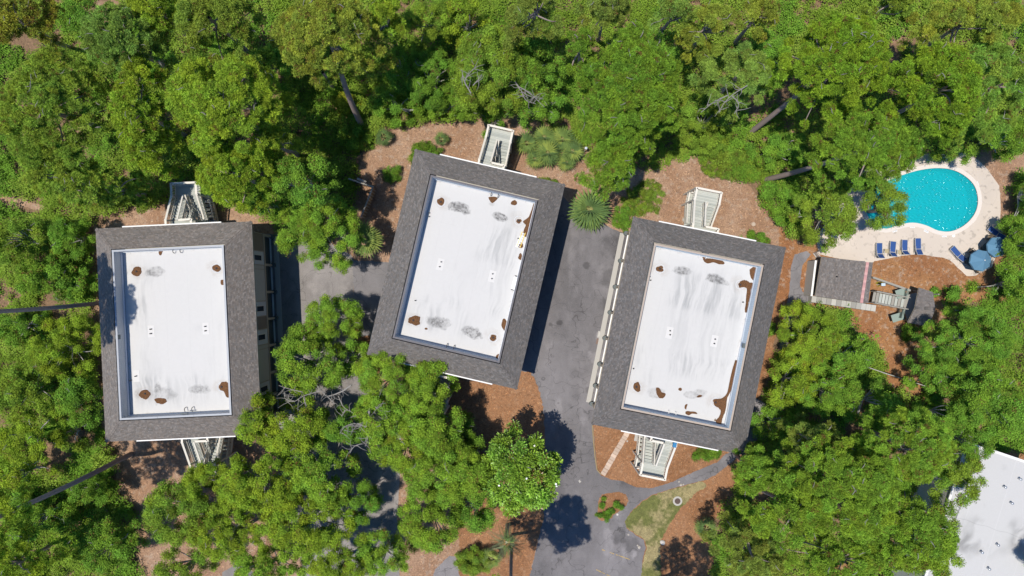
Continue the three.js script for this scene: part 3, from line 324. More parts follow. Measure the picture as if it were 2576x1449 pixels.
// ---------- large white roof at the lower right corner ----------
{
  const h = 6; const t = thing('white_roofed_building', 'big white membrane roof cut off by the lower right corner of the picture', 'building', v3(0, 0, 0)); const cs = [[2432, 1112], [2640, 1182], [2560, 1560], [2312, 1500]].map(([x, y]) => P(x, y, h));
  const shp = new THREE.Shape(cs.map(p => new THREE.Vector2(p.x, -p.z))); mesh('wall', new THREE.ExtrudeGeometry(shp, { depth: h - 0.12, bevelEnabled: false }).rotateX(-PI / 2), MT.wallGrey, t);
  const rg = new THREE.ShapeGeometry(shp).rotateX(-PI / 2).translate(0, h, 0); rg.computeBoundingBox(); const bb = rg.boundingBox, p = rg.attributes.position, uv = rg.attributes.uv; for (let i = 0; i < p.count; i++) uv.setXY(i, (p.getX(i) - bb.min.x) / (bb.max.x - bb.min.x), (p.getZ(i) - bb.min.z) / (bb.max.z - bb.min.z));
  const tx = texture(512, 768, (i, j) => { const X = bb.min.x + i / 512 * (bb.max.x - bb.min.x), Z = bb.min.z + j / 768 * (bb.max.z - bb.min.z); const a = 0.3, u = X * Math.cos(a) + Z * Math.sin(a), v = -X * Math.sin(a) + Z * Math.cos(a); const n = fbm(u * 0.7 + 2 * fbm(v * 0.4, u * 0.3, 2), v * 0.35, 5), where = sm(0.4, 0.6, fbm(u * 0.25 + 5, v * 0.25, 3)); let d = 0.42 * sm(0.44, 0.7, n) * where + 0.1 * (hash(i, j) - 0.5) + 0.06; const seam = Math.abs(((u + 200) % 3.05) - 1.5) < 0.03 ? 0.16 : 0, seam2 = Math.abs(((v + 203) % 9) - 4.5 + 0.05 * Math.sin(u * 3)) < 0.02 ? 0.2 : 0; d += seam2 - seam * 0.4; const k = 0.53 * (1 - d); return [k, k * 0.99, k * 0.965]; });
  mesh('roof_membrane', rg, new THREE.MeshStandardMaterial({ map: tx, roughness: 0.7 }), t);
  const e = []; for (let i = 0; i < 4; i++) { const a = cs[i].clone(), b = cs[(i + 1) % 4].clone(); a.y = b.y = h + 0.04; e.push(bar(a, b, 0.22, 0.1)); } mesh('roof_edge', merge(e), MT.white, t);
  const ca = [[2462, 1140], [2452, 1169], [2447, 1183], [2412, 1286], [2389, 1348], [2373, 1392], [2345, 1470]].map(([x, y]) => P(x, y, h + 0.12)); mesh('lightning_cable', limb(ca, 0.018, 0.018, 5), MT.pipe, t); for (const k of [2, 4, 5]) mesh('cable_clip', new RoundedBoxGeometry(0.2, 0.1, 0.1, 2, 0.02).translate(ca[k].x, h + 0.08, ca[k].z), MT.pipe, t);
  for (const [x, y] of [[2561, 1203], [2523, 1223], [2540, 1263.5], [2505, 1368], [2465, 1386.5], [2483, 1428], [2590, 1290]]) { const q = P(x, y, h); const v = mesh('roof_vent', new THREE.LatheGeometry([[0.1, 0], [0.075, 0.06], [0.07, 0.3], [0.13, 0.32], [0.12, 0.42], [0.001, 0.45]].map(a => new THREE.Vector2(...a)), 12), MT.metal, t); v.position.copy(q); }
}

// ---------- pool house, walls, bridge steps, shelter ----------
function slopeSlab(A, B, C, D, th) { const lo = v3(0, -th, 0); const p = [A, B, C, D], q = p.map(x => x.clone().add(lo)); const g = new THREE.BufferGeometry(); const pos = []; const quad = (a, b, c, d) => { for (const x of [a, b, c, a, c, d]) pos.push(x.x, x.y, x.z); }; quad(...p); quad(q[3], q[2], q[1], q[0]); for (let i = 0; i < 4; i++) { const j = (i + 1) % 4; quad(p[i], q[i], q[j], p[j]); } g.setAttribute('position', new THREE.Float32BufferAttribute(pos, 3)); g.computeVertexNormals(); return g; }
{
  const t = thing('pool_house', 'small shingled pool house with a pink ridge strip, below the pool deck', 'pool house', v3(0, 0, 0)); const e = 2.6, rg = 3.35;
  const A = P(2067, 646, e), B = P(2182.7, 659.5, rg), C = P(2167, 762, rg), D = P(2051, 744.7, e), E = P(2196, 660, 3.05), F = P(2184, 762, 3.05); const r = rng(91), tone = [0.16, 0.145, 0.137];
  shingles('shingles', D, A, B, C, tone, r, t).userData.kind = 'stuff'; shingles('shingles', E, F, C, B, tone, r, t).userData.kind = 'stuff';
  mesh('roof_board', merge([slopeSlab(A, B, C, D, 0.12).translate(0, -0.06, 0), slopeSlab(B, E, F, C, 0.12).translate(0, -0.06, 0)]), MT.trim, t);
  const n = 16, d = C.clone().sub(B), pink = [std(0.5, 0.27, 0.26, 0.9), std(0.56, 0.33, 0.31, 0.9), std(0.45, 0.25, 0.25, 0.9)]; for (let k = 0; k < n; k++) { const p = B.clone().addScaledVector(d, (k + 0.5) / n); const s = mesh('ridge_cap', hipGeo, pink[k % 3], t); s.position.copy(p).y += 0.05; s.rotation.y = Math.atan2(d.x, d.z); s.scale.set(1, 1, d.length() / n / 0.16); }
  const wl = [[2072, 652], [2186, 664], [2173, 757], [2058, 741]].map(([x, y]) => P(x, y, 2.5)); mesh('wall', new THREE.ExtrudeGeometry(new THREE.Shape(wl.map(p => new THREE.Vector2(p.x, -p.z))), { depth: 2.45, bevelEnabled: false }).rotateX(-PI / 2), MT.wallBrown, t);
  const vp = P(2105, 696, 2.95); mesh('vent_pipe', new THREE.CylinderGeometry(0.07, 0.08, 0.4, 10).translate(vp.x, 2.95, vp.z), MT.pipe, t);
  const G = (x, y) => P(x, y, 0); const w2 = thing('screen_wall', 'pale screen wall along the dark left side of the pool house', 'wall', v3(0, 0, 0)); const a = P(2052, 655, 1.8), b = P(2041, 745, 1.8); mesh('wall_face', bar(v3(a.x, 0.9, a.z), v3(b.x, 0.9, b.z), 0.14, 1.8), MT.concrete, w2); mesh('wall_cap', bar(v3(a.x, 1.83, a.z), v3(b.x, 1.83, b.z), 0.2, 0.06), MT.white, w2);
  const blk = thing('block_wall', 'low wall of pale concrete blocks along the lower edge of the pool house', 'wall', v3(0, 0, 0)); const s = P(2042, 752, 0.9), q = P(2204, 776, 0.9); const N = 13; const dir = q.clone().sub(s); const mats = [0.36, 0.42, 0.3, 0.47].map(k => std(k, k * 0.97, k * 0.88, 0.95)); for (let k = 0; k < N; k++) { const c = s.clone().addScaledVector(dir, (k + 0.5) / N); const m = mesh('block', new RoundedBoxGeometry(dir.length() / N - 0.02, 0.86 + 0.02 * r(), 0.66, 2, 0.015), mats[Math.floor(r() * 4)], blk); m.position.set(c.x, 0.43, c.z); m.rotation.y = -Math.atan2(dir.z, dir.x); }
  const gate = thing('pool_gate', 'small pale gate with white frame at the corner between path and pool deck', 'gate', v3(0, 0, 0)); const ga = P(2057, 636, 1.2), gb = P(2064, 646, 1.2); const parts = []; for (const y of [0.2, 1.15]) parts.push(bar(v3(ga.x, y, ga.z), v3(gb.x, y, gb.z), 0.05, 0.05)); mesh('gate_frame', merge(parts), MT.white, gate); for (let k = 0; k <= 5; k++) { const c = ga.clone().lerp(gb, k / 5); mesh('picket', box(0.05, 1.15, 0.05, c.x, 0.6, c.z), MT.white, gate); }
  mesh('gate_panel', box(0.5, 1, 0.04).rotateY(0.5).translate(P(2055, 634, 0.6).x, 0.6, P(2055, 634, 0.6).z), MT.cream, gate);
  // bridge of planks
  const br = thing('plank_walkway', 'weathered plank walkway with rails between the pool house and the little shelter', 'walkway', v3(0, 0, 0)); const p0 = P(2197, 747, 1.2), p1 = P(2279, 763, 1.2); const ax = p1.clone().sub(p0), across = v3(-ax.z, 0, ax.x).normalize(); const pn = 10; const ang = -Math.atan2(ax.z, ax.x); for (let k = 0; k < pn; k++) { const c = p0.clone().addScaledVector(ax, (k + 0.5) / pn); const m = mesh('plank', new RoundedBoxGeometry(ax.length() / pn - 0.06, 0.06, 1.05, 2, 0.012), [MT.weathered, MT.board, MT.board2][Math.floor(r() * 3)], br); m.position.set(c.x, 1.0 - k * 0.02, c.z); m.rotation.y = ang; }
  for (const sgn of [-1, 1]) { const o = across.clone().multiplyScalar(sgn * 0.6); const a1 = p0.clone().add(o), b1 = p1.clone().add(o); a1.y = 1.75; b1.y = 1.7; const rl = mesh('railing', merge([bar(a1, b1, 0.1, 0.05), bar(a1.clone().setY(1.1), b1.clone().setY(1.0), 0.05, 0.08)]), MT.weathered, br); for (let k = 0; k <= 4; k++) { const c = a1.clone().lerp(b1, k / 4); mesh('post', box(0.08, 1.8, 0.08, c.x, 0.9, c.z), MT.weathered, br); } const st = mesh('stringer', bar(a1.clone().setY(0.92), b1.clone().setY(0.82), 0.06, 0.2), MT.weathered, br); }
  const sh = thing('shelter', 'little gabled shingle shelter with grey-green pickets at the end of the plank walkway', 'shelter', v3(0, 0, 0)); const L1 = P(2312, 723.5, 2.6), M1 = P(2302, 774.5, 3.3), L2 = P(2284, 811, 2.6), R1 = P(2347, 735, 2.6), M2 = P(2353, 777, 3.3), R2 = P(2336, 822, 2.6);
  shingles('shingles', R1, L1, M1, M2, tone, r, sh, 0.13).userData.kind = 'stuff'; shingles('shingles', L2, R2, M2, M1, tone, r, sh, 0.13).userData.kind = 'stuff'; mesh('roof_board', merge([slopeSlab(L1, R1, M2, M1, 0.1).translate(0, -0.06, 0), slopeSlab(M1, M2, R2, L2, 0.1).translate(0, -0.06, 0)]), MT.trim, sh);
  for (let k = 0; k < 9; k++) { const p = M1.clone().lerp(M2, (k + 0.5) / 9); const s2 = mesh('ridge_cap', hipGeo, hipMats[1][k % 4], sh); s2.position.copy(p).y += 0.04; s2.rotation.y = PI / 2; s2.scale.z = 1.3; }
  for (const [x, y] of [[2316, 732], [2342, 740], [2292, 806], [2330, 812]]) { const q2 = P(x, y, 1.3); mesh('post', box(0.12, 2.6, 0.12, q2.x, 1.3, q2.z), MT.weathered, sh); }
  const sage = std(0.24, 0.3, 0.26, 0.85); const fl = P(2295, 775, 0.8); mesh('floor', box(1.7, 0.1, 2.9).rotateY(0.25).translate(fl.x, 0.75, fl.z), MT.weathered, sh);
  for (const [x0, y0, x1, y1, n2] of [[2285, 727, 2282, 752, 9], [2275, 779, 2270, 800, 9]]) { const a2 = P(x0, y0, 1.7), b2 = P(x1, y1, 1.7); mesh('picket_rail', bar(v3(a2.x, 1.55, a2.z), v3(b2.x, 1.55, b2.z), 0.06, 0.08), sage, sh); for (let k = 0; k <= n2; k++) { const c = a2.clone().lerp(b2, k / n2); mesh('picket', box(0.16, 0.95, 0.045, c.x + 0.05, 1.2, c.z), sage, sh); } }
  for (const [x, y, w, dd, lab] of [[2266, 738, 1.0, 0.9, 'a'], [2258, 798, 1.25, 0.8, 'b']]) { const c = P(x, y, 1); mesh('side_deck', box(w, 0.08, dd).rotateY(0.3).translate(c.x, 1.0, c.z), sage, sh); }
  // low rail fence from the pool house to the shelter
  const fe = thing('rail_fence', 'weathered grey rail fence running over the mulch from pool house to shelter', 'fence', v3(0, 0, 0)); const f0 = P(2197, 698, 1.1), f1 = P(2290, 731, 1.1); mesh('top_rail', bar(v3(f0.x, 1.1, f0.z), v3(f1.x, 1.1, f1.z), 0.2, 0.05), MT.weathered, fe); mesh('low_rail', bar(v3(f0.x, 0.5, f0.z), v3(f1.x, 0.5, f1.z), 0.05, 0.1), MT.weathered, fe); for (let k = 0; k <= 4; k++) { const c = f0.clone().lerp(f1, k / 4); mesh('post', box(0.1, 1.1, 0.1, c.x, 0.55, c.z), MT.weathered, fe); }
  const ut = thing('water_spigot_post', 'pale blue-white post fitting standing by the fence next to the pool house', 'post', P(2205, 716, 0)); mesh('post', box(0.09, 1.3, 0.09, 0, 0.65, 0), MT.white, ut); mesh('head', new RoundedBoxGeometry(0.42, 0.16, 0.3, 2, 0.04).translate(0, 1.3, 0), std(0.5, 0.62, 0.7, 0.4), ut);
}
// thin chain fence lower down
{ const t = thing('wire_fence', 'pale low fence line on the mulch below the pool house clearing, half under trees', 'fence', v3(0, 0, 0)); const pts = [[2172, 920], [2230, 940], [2300, 962], [2370, 985]].map(([x, y]) => P(x, y, 1.2)); for (let k = 0; k < 3; k++) { mesh('top_rail', bar(pts[k], pts[k + 1], 0.07, 0.06), MT.concrete, t); mesh('mesh_panel', bar(pts[k].clone().setY(0.6), pts[k + 1].clone().setY(0.6), 0.02, 1.1), MT.garage, t); } for (const p of pts) mesh('post', box(0.1, 1.25, 0.1, p.x, 0.62, p.z), MT.concrete, t); }
// board fence between the left driveway and the mulch
{ const t = thing('board_fence', 'angled weathered board fence left of the middle building, by the tall palm', 'fence', v3(0, 0, 0)); const seg = [[[876, 449.3], [940, 470.5]], [[937, 473], [908, 546]]]; for (const [a, b] of seg) { const p = P(...a, 1.9), q = P(...b, 1.9); mesh('top_rail', bar(v3(p.x, 1.9, p.z), v3(q.x, 1.9, q.z), 0.16, 0.05), MT.weathered, t); const n = Math.round(p.distanceTo(q) / 0.15); for (let k = 0; k < n; k++) { const c = p.clone().lerp(q, (k + 0.5) / n); const m = mesh('board', box(0.03, 1.82, 0.135), k % 2 ? MT.wood : MT.weathered, t); m.position.set(c.x, 0.93, c.z); m.rotation.y = Math.atan2(q.x - p.x, q.z - p.z); } } const l = P(900, 455, 1.2), l2 = P(922, 465, 1.2); mesh('loose_board', bar(v3(l.x, 1.5, l.z - 0.2), v3(l2.x, 1.35, l2.z - 0.25), 0.22, 0.04), MT.concrete, t); }

// ---------- pool furniture ----------
const blue = [std(0.022, 0.072, 0.24, 0.8), std(0.02, 0.06, 0.2, 0.8)], alu = std(0.55, 0.54, 0.5, 0.4, { metalness: 0.3 });  // second blue is the sling darkened for the shaded back
function lounger(x, y, turn, back, label) { // foot end towards -z, backrest at +z raised by the angle back
  const t = thing('sun_lounger', label, 'sun lounger', P(x, y, 0), turn, 'blue sun loungers on the pool deck'); const w = 0.3, h = 0.42;
  const tube = (a, b, r = 0.02) => bar(a, b, r * 2, r * 2); const bz = 0.3, bl = 0.72, by = h + Math.sin(back) * bl, be = bz + Math.cos(back) * bl;
  mesh('frame', merge([tube(v3(-w, h, -0.85), v3(-w, h, bz)), tube(v3(w, h, -0.85), v3(w, h, bz)), tube(v3(-w, h, -0.85), v3(w, h, -0.85)), tube(v3(-w, h, bz), v3(w, h, bz)), tube(v3(-w, 0.12, -0.7), v3(-w, 0.12, 0.75)), tube(v3(w, 0.12, -0.7), v3(w, 0.12, 0.75))]), alu, t);
  mesh('back_frame', merge([tube(v3(-w, h, bz), v3(-w, by, be)), tube(v3(w, h, bz), v3(w, by, be)), tube(v3(-w, by, be), v3(w, by, be))]), alu, t);
  mesh('seat_sling', new RoundedBoxGeometry(0.54, 0.02, 1.08, 2, 0.008).translate(0, h + 0.005, -0.28), blue[0], t); mesh('back_sling', bar(v3(0, h + 0.02, bz + 0.03), v3(0, by, be - 0.02), 0.54, 0.02), blue[1], t);
  for (const s of [-1, 1]) { mesh('leg', bar(v3(s * w, h, -0.7), v3(s * w, 0, -0.74), 0.035, 0.035), alu, t); mesh('leg', bar(v3(s * w, h, 0.35), v3(s * w, 0, 0.75), 0.035, 0.035), alu, t); mesh('armrest', merge([bar(v3(s * (w + 0.09), h + 0.22, 0.0), v3(s * (w + 0.09), h + 0.24, 0.5), 0.05, 0.03), bar(v3(s * (w + 0.09), h + 0.22, 0.02), v3(s * w, h, -0.05), 0.03, 0.03), bar(v3(s * (w + 0.09), h + 0.24, 0.48), v3(s * w, 0.15, 0.6), 0.03, 0.03)]), alu, t); }
}
lounger(2207, 632, 0.0, 0.85, 'leftmost blue sun lounger of the row of four beside the mulch bed');
lounger(2240, 628, -0.1, 0.85, 'second blue sun lounger from the left in the row, between two side tables');
lounger(2270, 624, -0.03, 0.9, 'third blue sun lounger from the left in the row of four');
lounger(2304, 620, 0.02, 0.55, 'rightmost blue sun lounger of the row of four, standing a little apart');
lounger(2402, 638, 0.72, 0.35, 'single blue sun lounger lying askew on the deck near the umbrellas');
lounger(2497, 586, 0.88, 0.35, 'blue sun lounger in dappled shade above the umbrellas at the deck edge');
for (const [x, y, l] of [[2225, 632, 'square tan side table between the first and second sun lounger'], [2257, 635, 'square tan side table between the second and third sun lounger']]) { const t = thing('side_table', l, 'side table', P(x, y, 0), -0.04, 'tan side tables between the sun loungers'); mesh('table_top', new RoundedBoxGeometry(0.44, 0.03, 0.42, 2, 0.012).translate(0, 0.42, 0), std(0.4, 0.33, 0.2, 0.8), t); for (const a of [-1, 1]) for (const b of [-1, 1]) mesh('leg', box(0.03, 0.41, 0.03, a * 0.18, 0.205, b * 0.17), alu, t); }
function umbrella(x, y, r, turn, label) { const c = P(x, y, 2.4); const t = thing('pool_umbrella', label, 'umbrella', v3(c.x, 0, c.z), turn, 'blue pool umbrellas'); const m = [std(0.1, 0.22, 0.33, 0.9), std(0.085, 0.195, 0.3, 0.9)]; const y0 = 2.15, y1 = 2.75; for (let k = 0; k < 8; k++) { const a = k / 8 * 2 * PI, b = (k + 1) / 8 * 2 * PI; const g = new THREE.BufferGeometry(); const A = v3(0, y1, 0), B = v3(Math.cos(a) * r, y0, Math.sin(a) * r), C = v3(Math.cos(b) * r, y0, Math.sin(b) * r), Mid = B.clone().add(C).multiplyScalar(0.5).multiplyScalar(0.97); Mid.y = y0 + 0.02; const q = B.clone(), q2 = C.clone(); q.y -= 0.15; q2.y -= 0.15; g.setAttribute('position', new THREE.Float32BufferAttribute([A, Mid, B, A, C, Mid, B, Mid, q, Mid, q2, q, Mid, C, q2].flatMap(p => [p.x, p.y, p.z]), 3)); g.computeVertexNormals(); const mm = m[k % 2]; mm.side = THREE.DoubleSide; mesh('canopy_panel', g, mm, t); mesh('rib', bar(v3(0, y1 - 0.04, 0), v3(B.x, y0 - 0.02, B.z), 0.02, 0.02), alu, t); }  // canopy blues darkened in place of leaf shade
  mesh('finial', new THREE.SphereGeometry(0.06, 10, 8).translate(0, y1 + 0.04, 0), MT.white, t); mesh('pole', new THREE.CylinderGeometry(0.022, 0.022, 2.7, 10).translate(0, 1.38, 0), alu, t); mesh('base', new THREE.CylinderGeometry(0.25, 0.28, 0.08, 20).translate(0, 0.06, 0), MT.garage, t); return v3(c.x, 0, c.z); }
const u1 = umbrella(2471, 655, 1.14, 0.2, 'nearer blue octagonal pool umbrella with leaf shade in its colour, at the lower deck edge'), u2 = umbrella(2513, 621, 1.08, 0.5, 'blue pool umbrella behind the first, half shaded by the trees');
for (const [u, l] of [[u1, 'round dark patio table under the nearer umbrella'], [u2, 'round dark patio table under the umbrella by the trees']]) { const t = thing('patio_table', l, 'table', u); mesh('table_top', new THREE.CylinderGeometry(0.55, 0.55, 0.03, 28).translate(0, 0.72, 0), MT.garage, t); for (let k = 0; k < 4; k++) { const a = k * PI / 2 + 0.4; mesh('leg', bar(v3(Math.cos(a) * 0.4, 0.7, Math.sin(a) * 0.4), v3(Math.cos(a) * 0.48, 0, Math.sin(a) * 0.48), 0.035, 0.035), MT.garage, t); } }
for (const [x, y, r, l] of [[2437, 633, 0.9, 'dark patio chair left of the nearer umbrella'], [2452, 680, 2.3, 'dark patio chair below the nearer umbrella'], [2480, 600, -0.3, 'dark patio chair between the shaded lounger and the umbrellas']]) { const t = thing('patio_chair', l, 'chair', P(x, y, 0), r, 'dark patio chairs at the umbrella tables'); mesh('seat', new RoundedBoxGeometry(0.48, 0.05, 0.46, 2, 0.02).translate(0, 0.43, 0), MT.wood, t); mesh('backrest', new RoundedBoxGeometry(0.48, 0.5, 0.04, 2, 0.015).rotateX(-0.2).translate(0, 0.68, -0.26), MT.wood, t); for (const a of [-1, 1]) { mesh('armrest', box(0.05, 0.03, 0.45, a * 0.26, 0.63, 0), MT.garage, t); for (const b of [-1, 1]) mesh('leg', box(0.035, 0.43, 0.035, a * 0.22, 0.21, b * 0.2), MT.garage, t); } }
{ const tb = std(0.72, 0.72, 0.7, 0.6); const ink = std(0.06, 0.08, 0.14, 0.8); const text = (g, s) => { const seg = { '5': ['a', 'f', 'g', 'c', 'd'], '4': ['f', 'g', 'b', 'c'], '3': ['a', 'b', 'g', 'c', 'd'], F: ['a', 'f', 'g', 'e'], T: ['a', 'm'] }; const bars = { a: [0, -0.06, 0.07, 0.016], g: [0, 0, 0.07, 0.016], d: [0, 0.06, 0.07, 0.016], f: [-0.032, -0.03, 0.016, 0.06], b: [0.032, -0.03, 0.016, 0.06], e: [-0.032, 0.03, 0.016, 0.06], c: [0.032, 0.03, 0.016, 0.06], m: [0, 0.0, 0.016, 0.12] }; const out = []; [...s].forEach((ch, i) => { if (!seg[ch]) return; for (const k of seg[ch]) { const [x, z, w, d] = bars[k]; out.push(box(w, 0.004, d, x + (i - (s.length - 1) / 2) * 0.1, 0.012, z)); } }); return merge(out); };
  for (const [x, y, r, s, l] of [[2251, 581, 0.25, '4 FT', 'white depth marker tile on the deck left of the pool stripe'], [2295.5, 570.5, -0.05, '4 FT', 'white depth marker tile where the pool edge bulges inwards'], [2330, 582, -0.45, '4 FT', 'white depth marker tile on the deck right of the bulge'], [2375.5, 594, 0, '5 FT', 'white depth marker tile at the lowest point of the pool edge'], [2450.5, 554, 0.9, '5 FT', 'white depth marker tile at the lower right curve of the pool'], [2459, 463, 1.9, '3 FT', 'white depth marker tile at the upper right curve of the pool']]) { const t = thing('depth_marker', l, 'depth marker', P(x, y, 0.024), r, 'depth markers round the pool'); mesh('tile', box(0.52, 0.012, 0.22, 0, 0.003, 0), tb, t); mesh('lettering', text(t, s), ink, t); } }
{ const t = solo('skimmer_lid', new THREE.CylinderGeometry(0.17, 0.17, 0.02, 24), MT.white, 'round white skimmer lid on the pool deck below the right lobe of the pool', 'lid'); t.position.copy(P(2399, 593, 0.03)); }
// ---------- lamps, lids, stones, edging, pavers, markings ----------
{ const t = thing('lamp_post', 'wooden lamp post with a white hooked arm, in the shrubs left of the pool', 'lamp post', P(1972, 524, 0)); mesh('post', box(0.16, 3.9, 0.16, 0, 1.95, 0), MT.weathered, t); const tip = v3(0.02, 3.75, 0.95); mesh('arm', limb([v3(0, 3.6, 0.05), v3(0.05, 3.85, 0.35), v3(0.04, 3.9, 0.7), tip], 0.035, 0.03, 8), MT.white, t); mesh('lamp_shade', new THREE.LatheGeometry([[0.05, 0.14], [0.12, 0.1], [0.2, -0.08], [0.19, -0.1]].map(a => new THREE.Vector2(...a)), 18).translate(tip.x, tip.y, tip.z + 0.1), std(0.6, 0.6, 0.6, 0.4, { side: THREE.DoubleSide }), t); mesh('bulb_cover', new THREE.SphereGeometry(0.13, 14, 10).translate(tip.x, tip.y - 0.12, tip.z + 0.1), std(0.8, 0.8, 0.8, 0.3), t);
  const s = thing('bollard_light', 'small white garden light among the palmettos beside the middle building', 'garden light', P(1470, 381, 0)); mesh('stem', new THREE.CylinderGeometry(0.04, 0.05, 1.6, 8).translate(0, 0.8, 0), MT.white, s); mesh('lamp_head', new THREE.LatheGeometry([[0.001, 0.3], [0.14, 0.22], [0.16, 0.05], [0.08, 0]].map(a => new THREE.Vector2(...a)), 14).translate(0, 1.55, 0), std(0.7, 0.75, 0.8, 0.4), s); }
const roundLid = (x, y, r, l, cat, mat, rim) => { const t = thing('access_cover', l, cat, P(x, y, 0.012)); mesh('rim', new THREE.LatheGeometry([[r * 0.62, 0.02], [r * 0.95, 0.03], [r, 0]].map(a => new THREE.Vector2(...a)), 24), rim, t); mesh('lid', new THREE.CylinderGeometry(r * 0.66, r * 0.66, 0.024, 24), mat, t); };
roundLid(1704.5, 1260.5, 0.5, 'round brown manhole cover in a pale concrete ring on the lawn edge', 'manhole cover', std(0.09, 0.06, 0.05, 0.8), MT.concrete); roundLid(1895.7, 564, 0.22, 'small round tan valve cover on the mulch above the rightmost building', 'valve cover', std(0.45, 0.36, 0.28, 0.9), std(0.42, 0.33, 0.26, 0.9));
function stone(x, y, r, l, c = [0.42, 0.38, 0.33]) { const g = new THREE.IcosahedronGeometry(r, 2); const p = g.attributes.position; for (let i = 0; i < p.count; i++) { const k = 1 + 0.5 * (fbm(p.getX(i) / r * 1.3 + x, p.getZ(i) / r * 1.3 + p.getY(i) / r + y, 3) - 0.5); p.setXYZ(i, p.getX(i) * k, p.getY(i) * k * 0.55, p.getZ(i) * k); } g.computeVertexNormals(); const o = solo('stone', g, std(...c, 0.95), l, 'stone', 'pale stones along the beds'); o.position.copy(P(x, y, r * 0.2)); }
stone(1667, 1364.5, 0.28, 'pale boulder on the lawn edge beside the lower right mulch', [0.5, 0.47, 0.43]); stone(1581, 1345, 0.1, 'small pale stone at the left tip of the lawn'); stone(1553, 1294, 0.12, 'small white stone at the lower right edge of the planted island', [0.6, 0.57, 0.52]); stone(1708, 1212, 0.1, 'small stone at the upper edge of the walk above the lawn'); stone(1713, 1220, 0.15, 'pale flat stone between the walk and the lawn'); stone(1719, 1219, 0.09, 'tiny stone right of the pale flat one by the walk'); stone(1608, 1377, 0.16, 'grey rubble stone at the corner of the asphalt by the lawn'); stone(1604, 1372, 0.09, 'tiny rubble stone above the grey one on the asphalt corner'); stone(1722, 553, 0.24, 'pale stone beside the upper stairs of the rightmost building'); stone(1578, 1110, 0.0001 + 0.1, 'small stone left of the lower right staircase');
{ const t = thing('paver_walk', 'narrow walk of pinkish concrete pavers across the mulch beside the lower right stairs', 'paver walk', v3(0, 0, 0)); const a = P(1581, 1083), b = P(1516, 1194.5); const n = 15, d = b.clone().sub(a), r = rng(8); for (let k = 0; k < n; k++) { const c = a.clone().addScaledVector(d, (k + 0.5) / n); const q = 0.85 + r() * 0.3; const m = mesh('paver', new RoundedBoxGeometry(0.56, 0.06, d.length() / n - 0.02, 2, 0.012), std(0.52 * q, 0.4 * q, 0.31 * q, 0.95), t); m.position.set(c.x + (r() - 0.5) * 0.05, 0.035 + r() * 0.008, c.z); m.rotation.y = Math.atan2(d.x, d.z) + (r() - 0.5) * 0.05; } }
{ const t = thing('timber_edging', 'yellowish timber edging between the asphalt lane and the mulch bed', 'edging', v3(0, 0, 0)); const pts = [[1490, 1062], [1493, 1110], [1497, 1150], [1502, 1182], [1512, 1193]].map(([x, y]) => P(x, y, 0.06)); for (let k = 0; k < 4; k++) mesh('timber', bar(pts[k], pts[k + 1], 0.1, 0.12), std(0.3, 0.22, 0.11, 0.9), t); }
{ const m = std(0.5, 0.33, 0.06, 0.9); for (const [a, b, l] of [[[1514.7, 1382.7], [1600, 1412.7], 'faded yellow parking line near the lawn corner, upper of two'], [[1496, 1431], [1540, 1452], 'faded yellow parking line at the bottom edge of the picture']]) { const p = P(...a), q = P(...b), n = 22, r = rng(a[0] | 0), parts = []; for (let k = 0; k < n; k++) { if (r() < 0.3) continue; parts.push(bar(p.clone().lerp(q, k / n).setY(0.013), p.clone().lerp(q, (k + 0.5 + 0.5 * r()) / n).setY(0.013), 0.05 + 0.04 * r(), 0.002)); } solo('parking_line', merge(parts), m, l, 'road marking', 'yellow parking lines'); }
  const w = solo('paint_mark', (() => { const s = new THREE.Shape([[0, -0.18], [0.2, 0.02], [0.06, 0.05], [0.04, 0.2], [-0.1, 0.06], [-0.16, 0.12]].map(a => new THREE.Vector2(...a))); return new THREE.ExtrudeGeometry(s, { depth: 0.003, bevelEnabled: false }).rotateX(-PI / 2); })(), MT.concrete, 'small whitish paint mark in the middle of the asphalt lane', 'road marking'); w.position.copy(P(1458, 1211, 0.01)); }
{ const t = thing('meter_box', 'square concrete meter box with a rusty lid beside the apron of the rightmost building', 'meter box', P(1509, 850, 0.01), -0.2); mesh('box_rim', new RoundedBoxGeometry(0.62, 0.06, 0.7, 2, 0.015).translate(0, 0.02, -0.35), MT.concrete, t); mesh('box_lid', new RoundedBoxGeometry(0.4, 0.02, 0.46, 2, 0.008).translate(0, 0.055, -0.35), MT.wallGrey, t); mesh('rusty_lid', new RoundedBoxGeometry(0.52, 0.05, 0.6, 2, 0.012).translate(-0.05, 0.02, 0.4), std(0.2, 0.14, 0.11, 0.9), t); }
{ const t = solo('concrete_pad', new RoundedBoxGeometry(0.8, 0.12, 0.9, 2, 0.03), MT.concrete, 'concrete pad at the foot of the lower right staircase', 'concrete pad'); t.position.copy(P(1606, 1100, 0.06)); t.rotation.y = -0.2; }

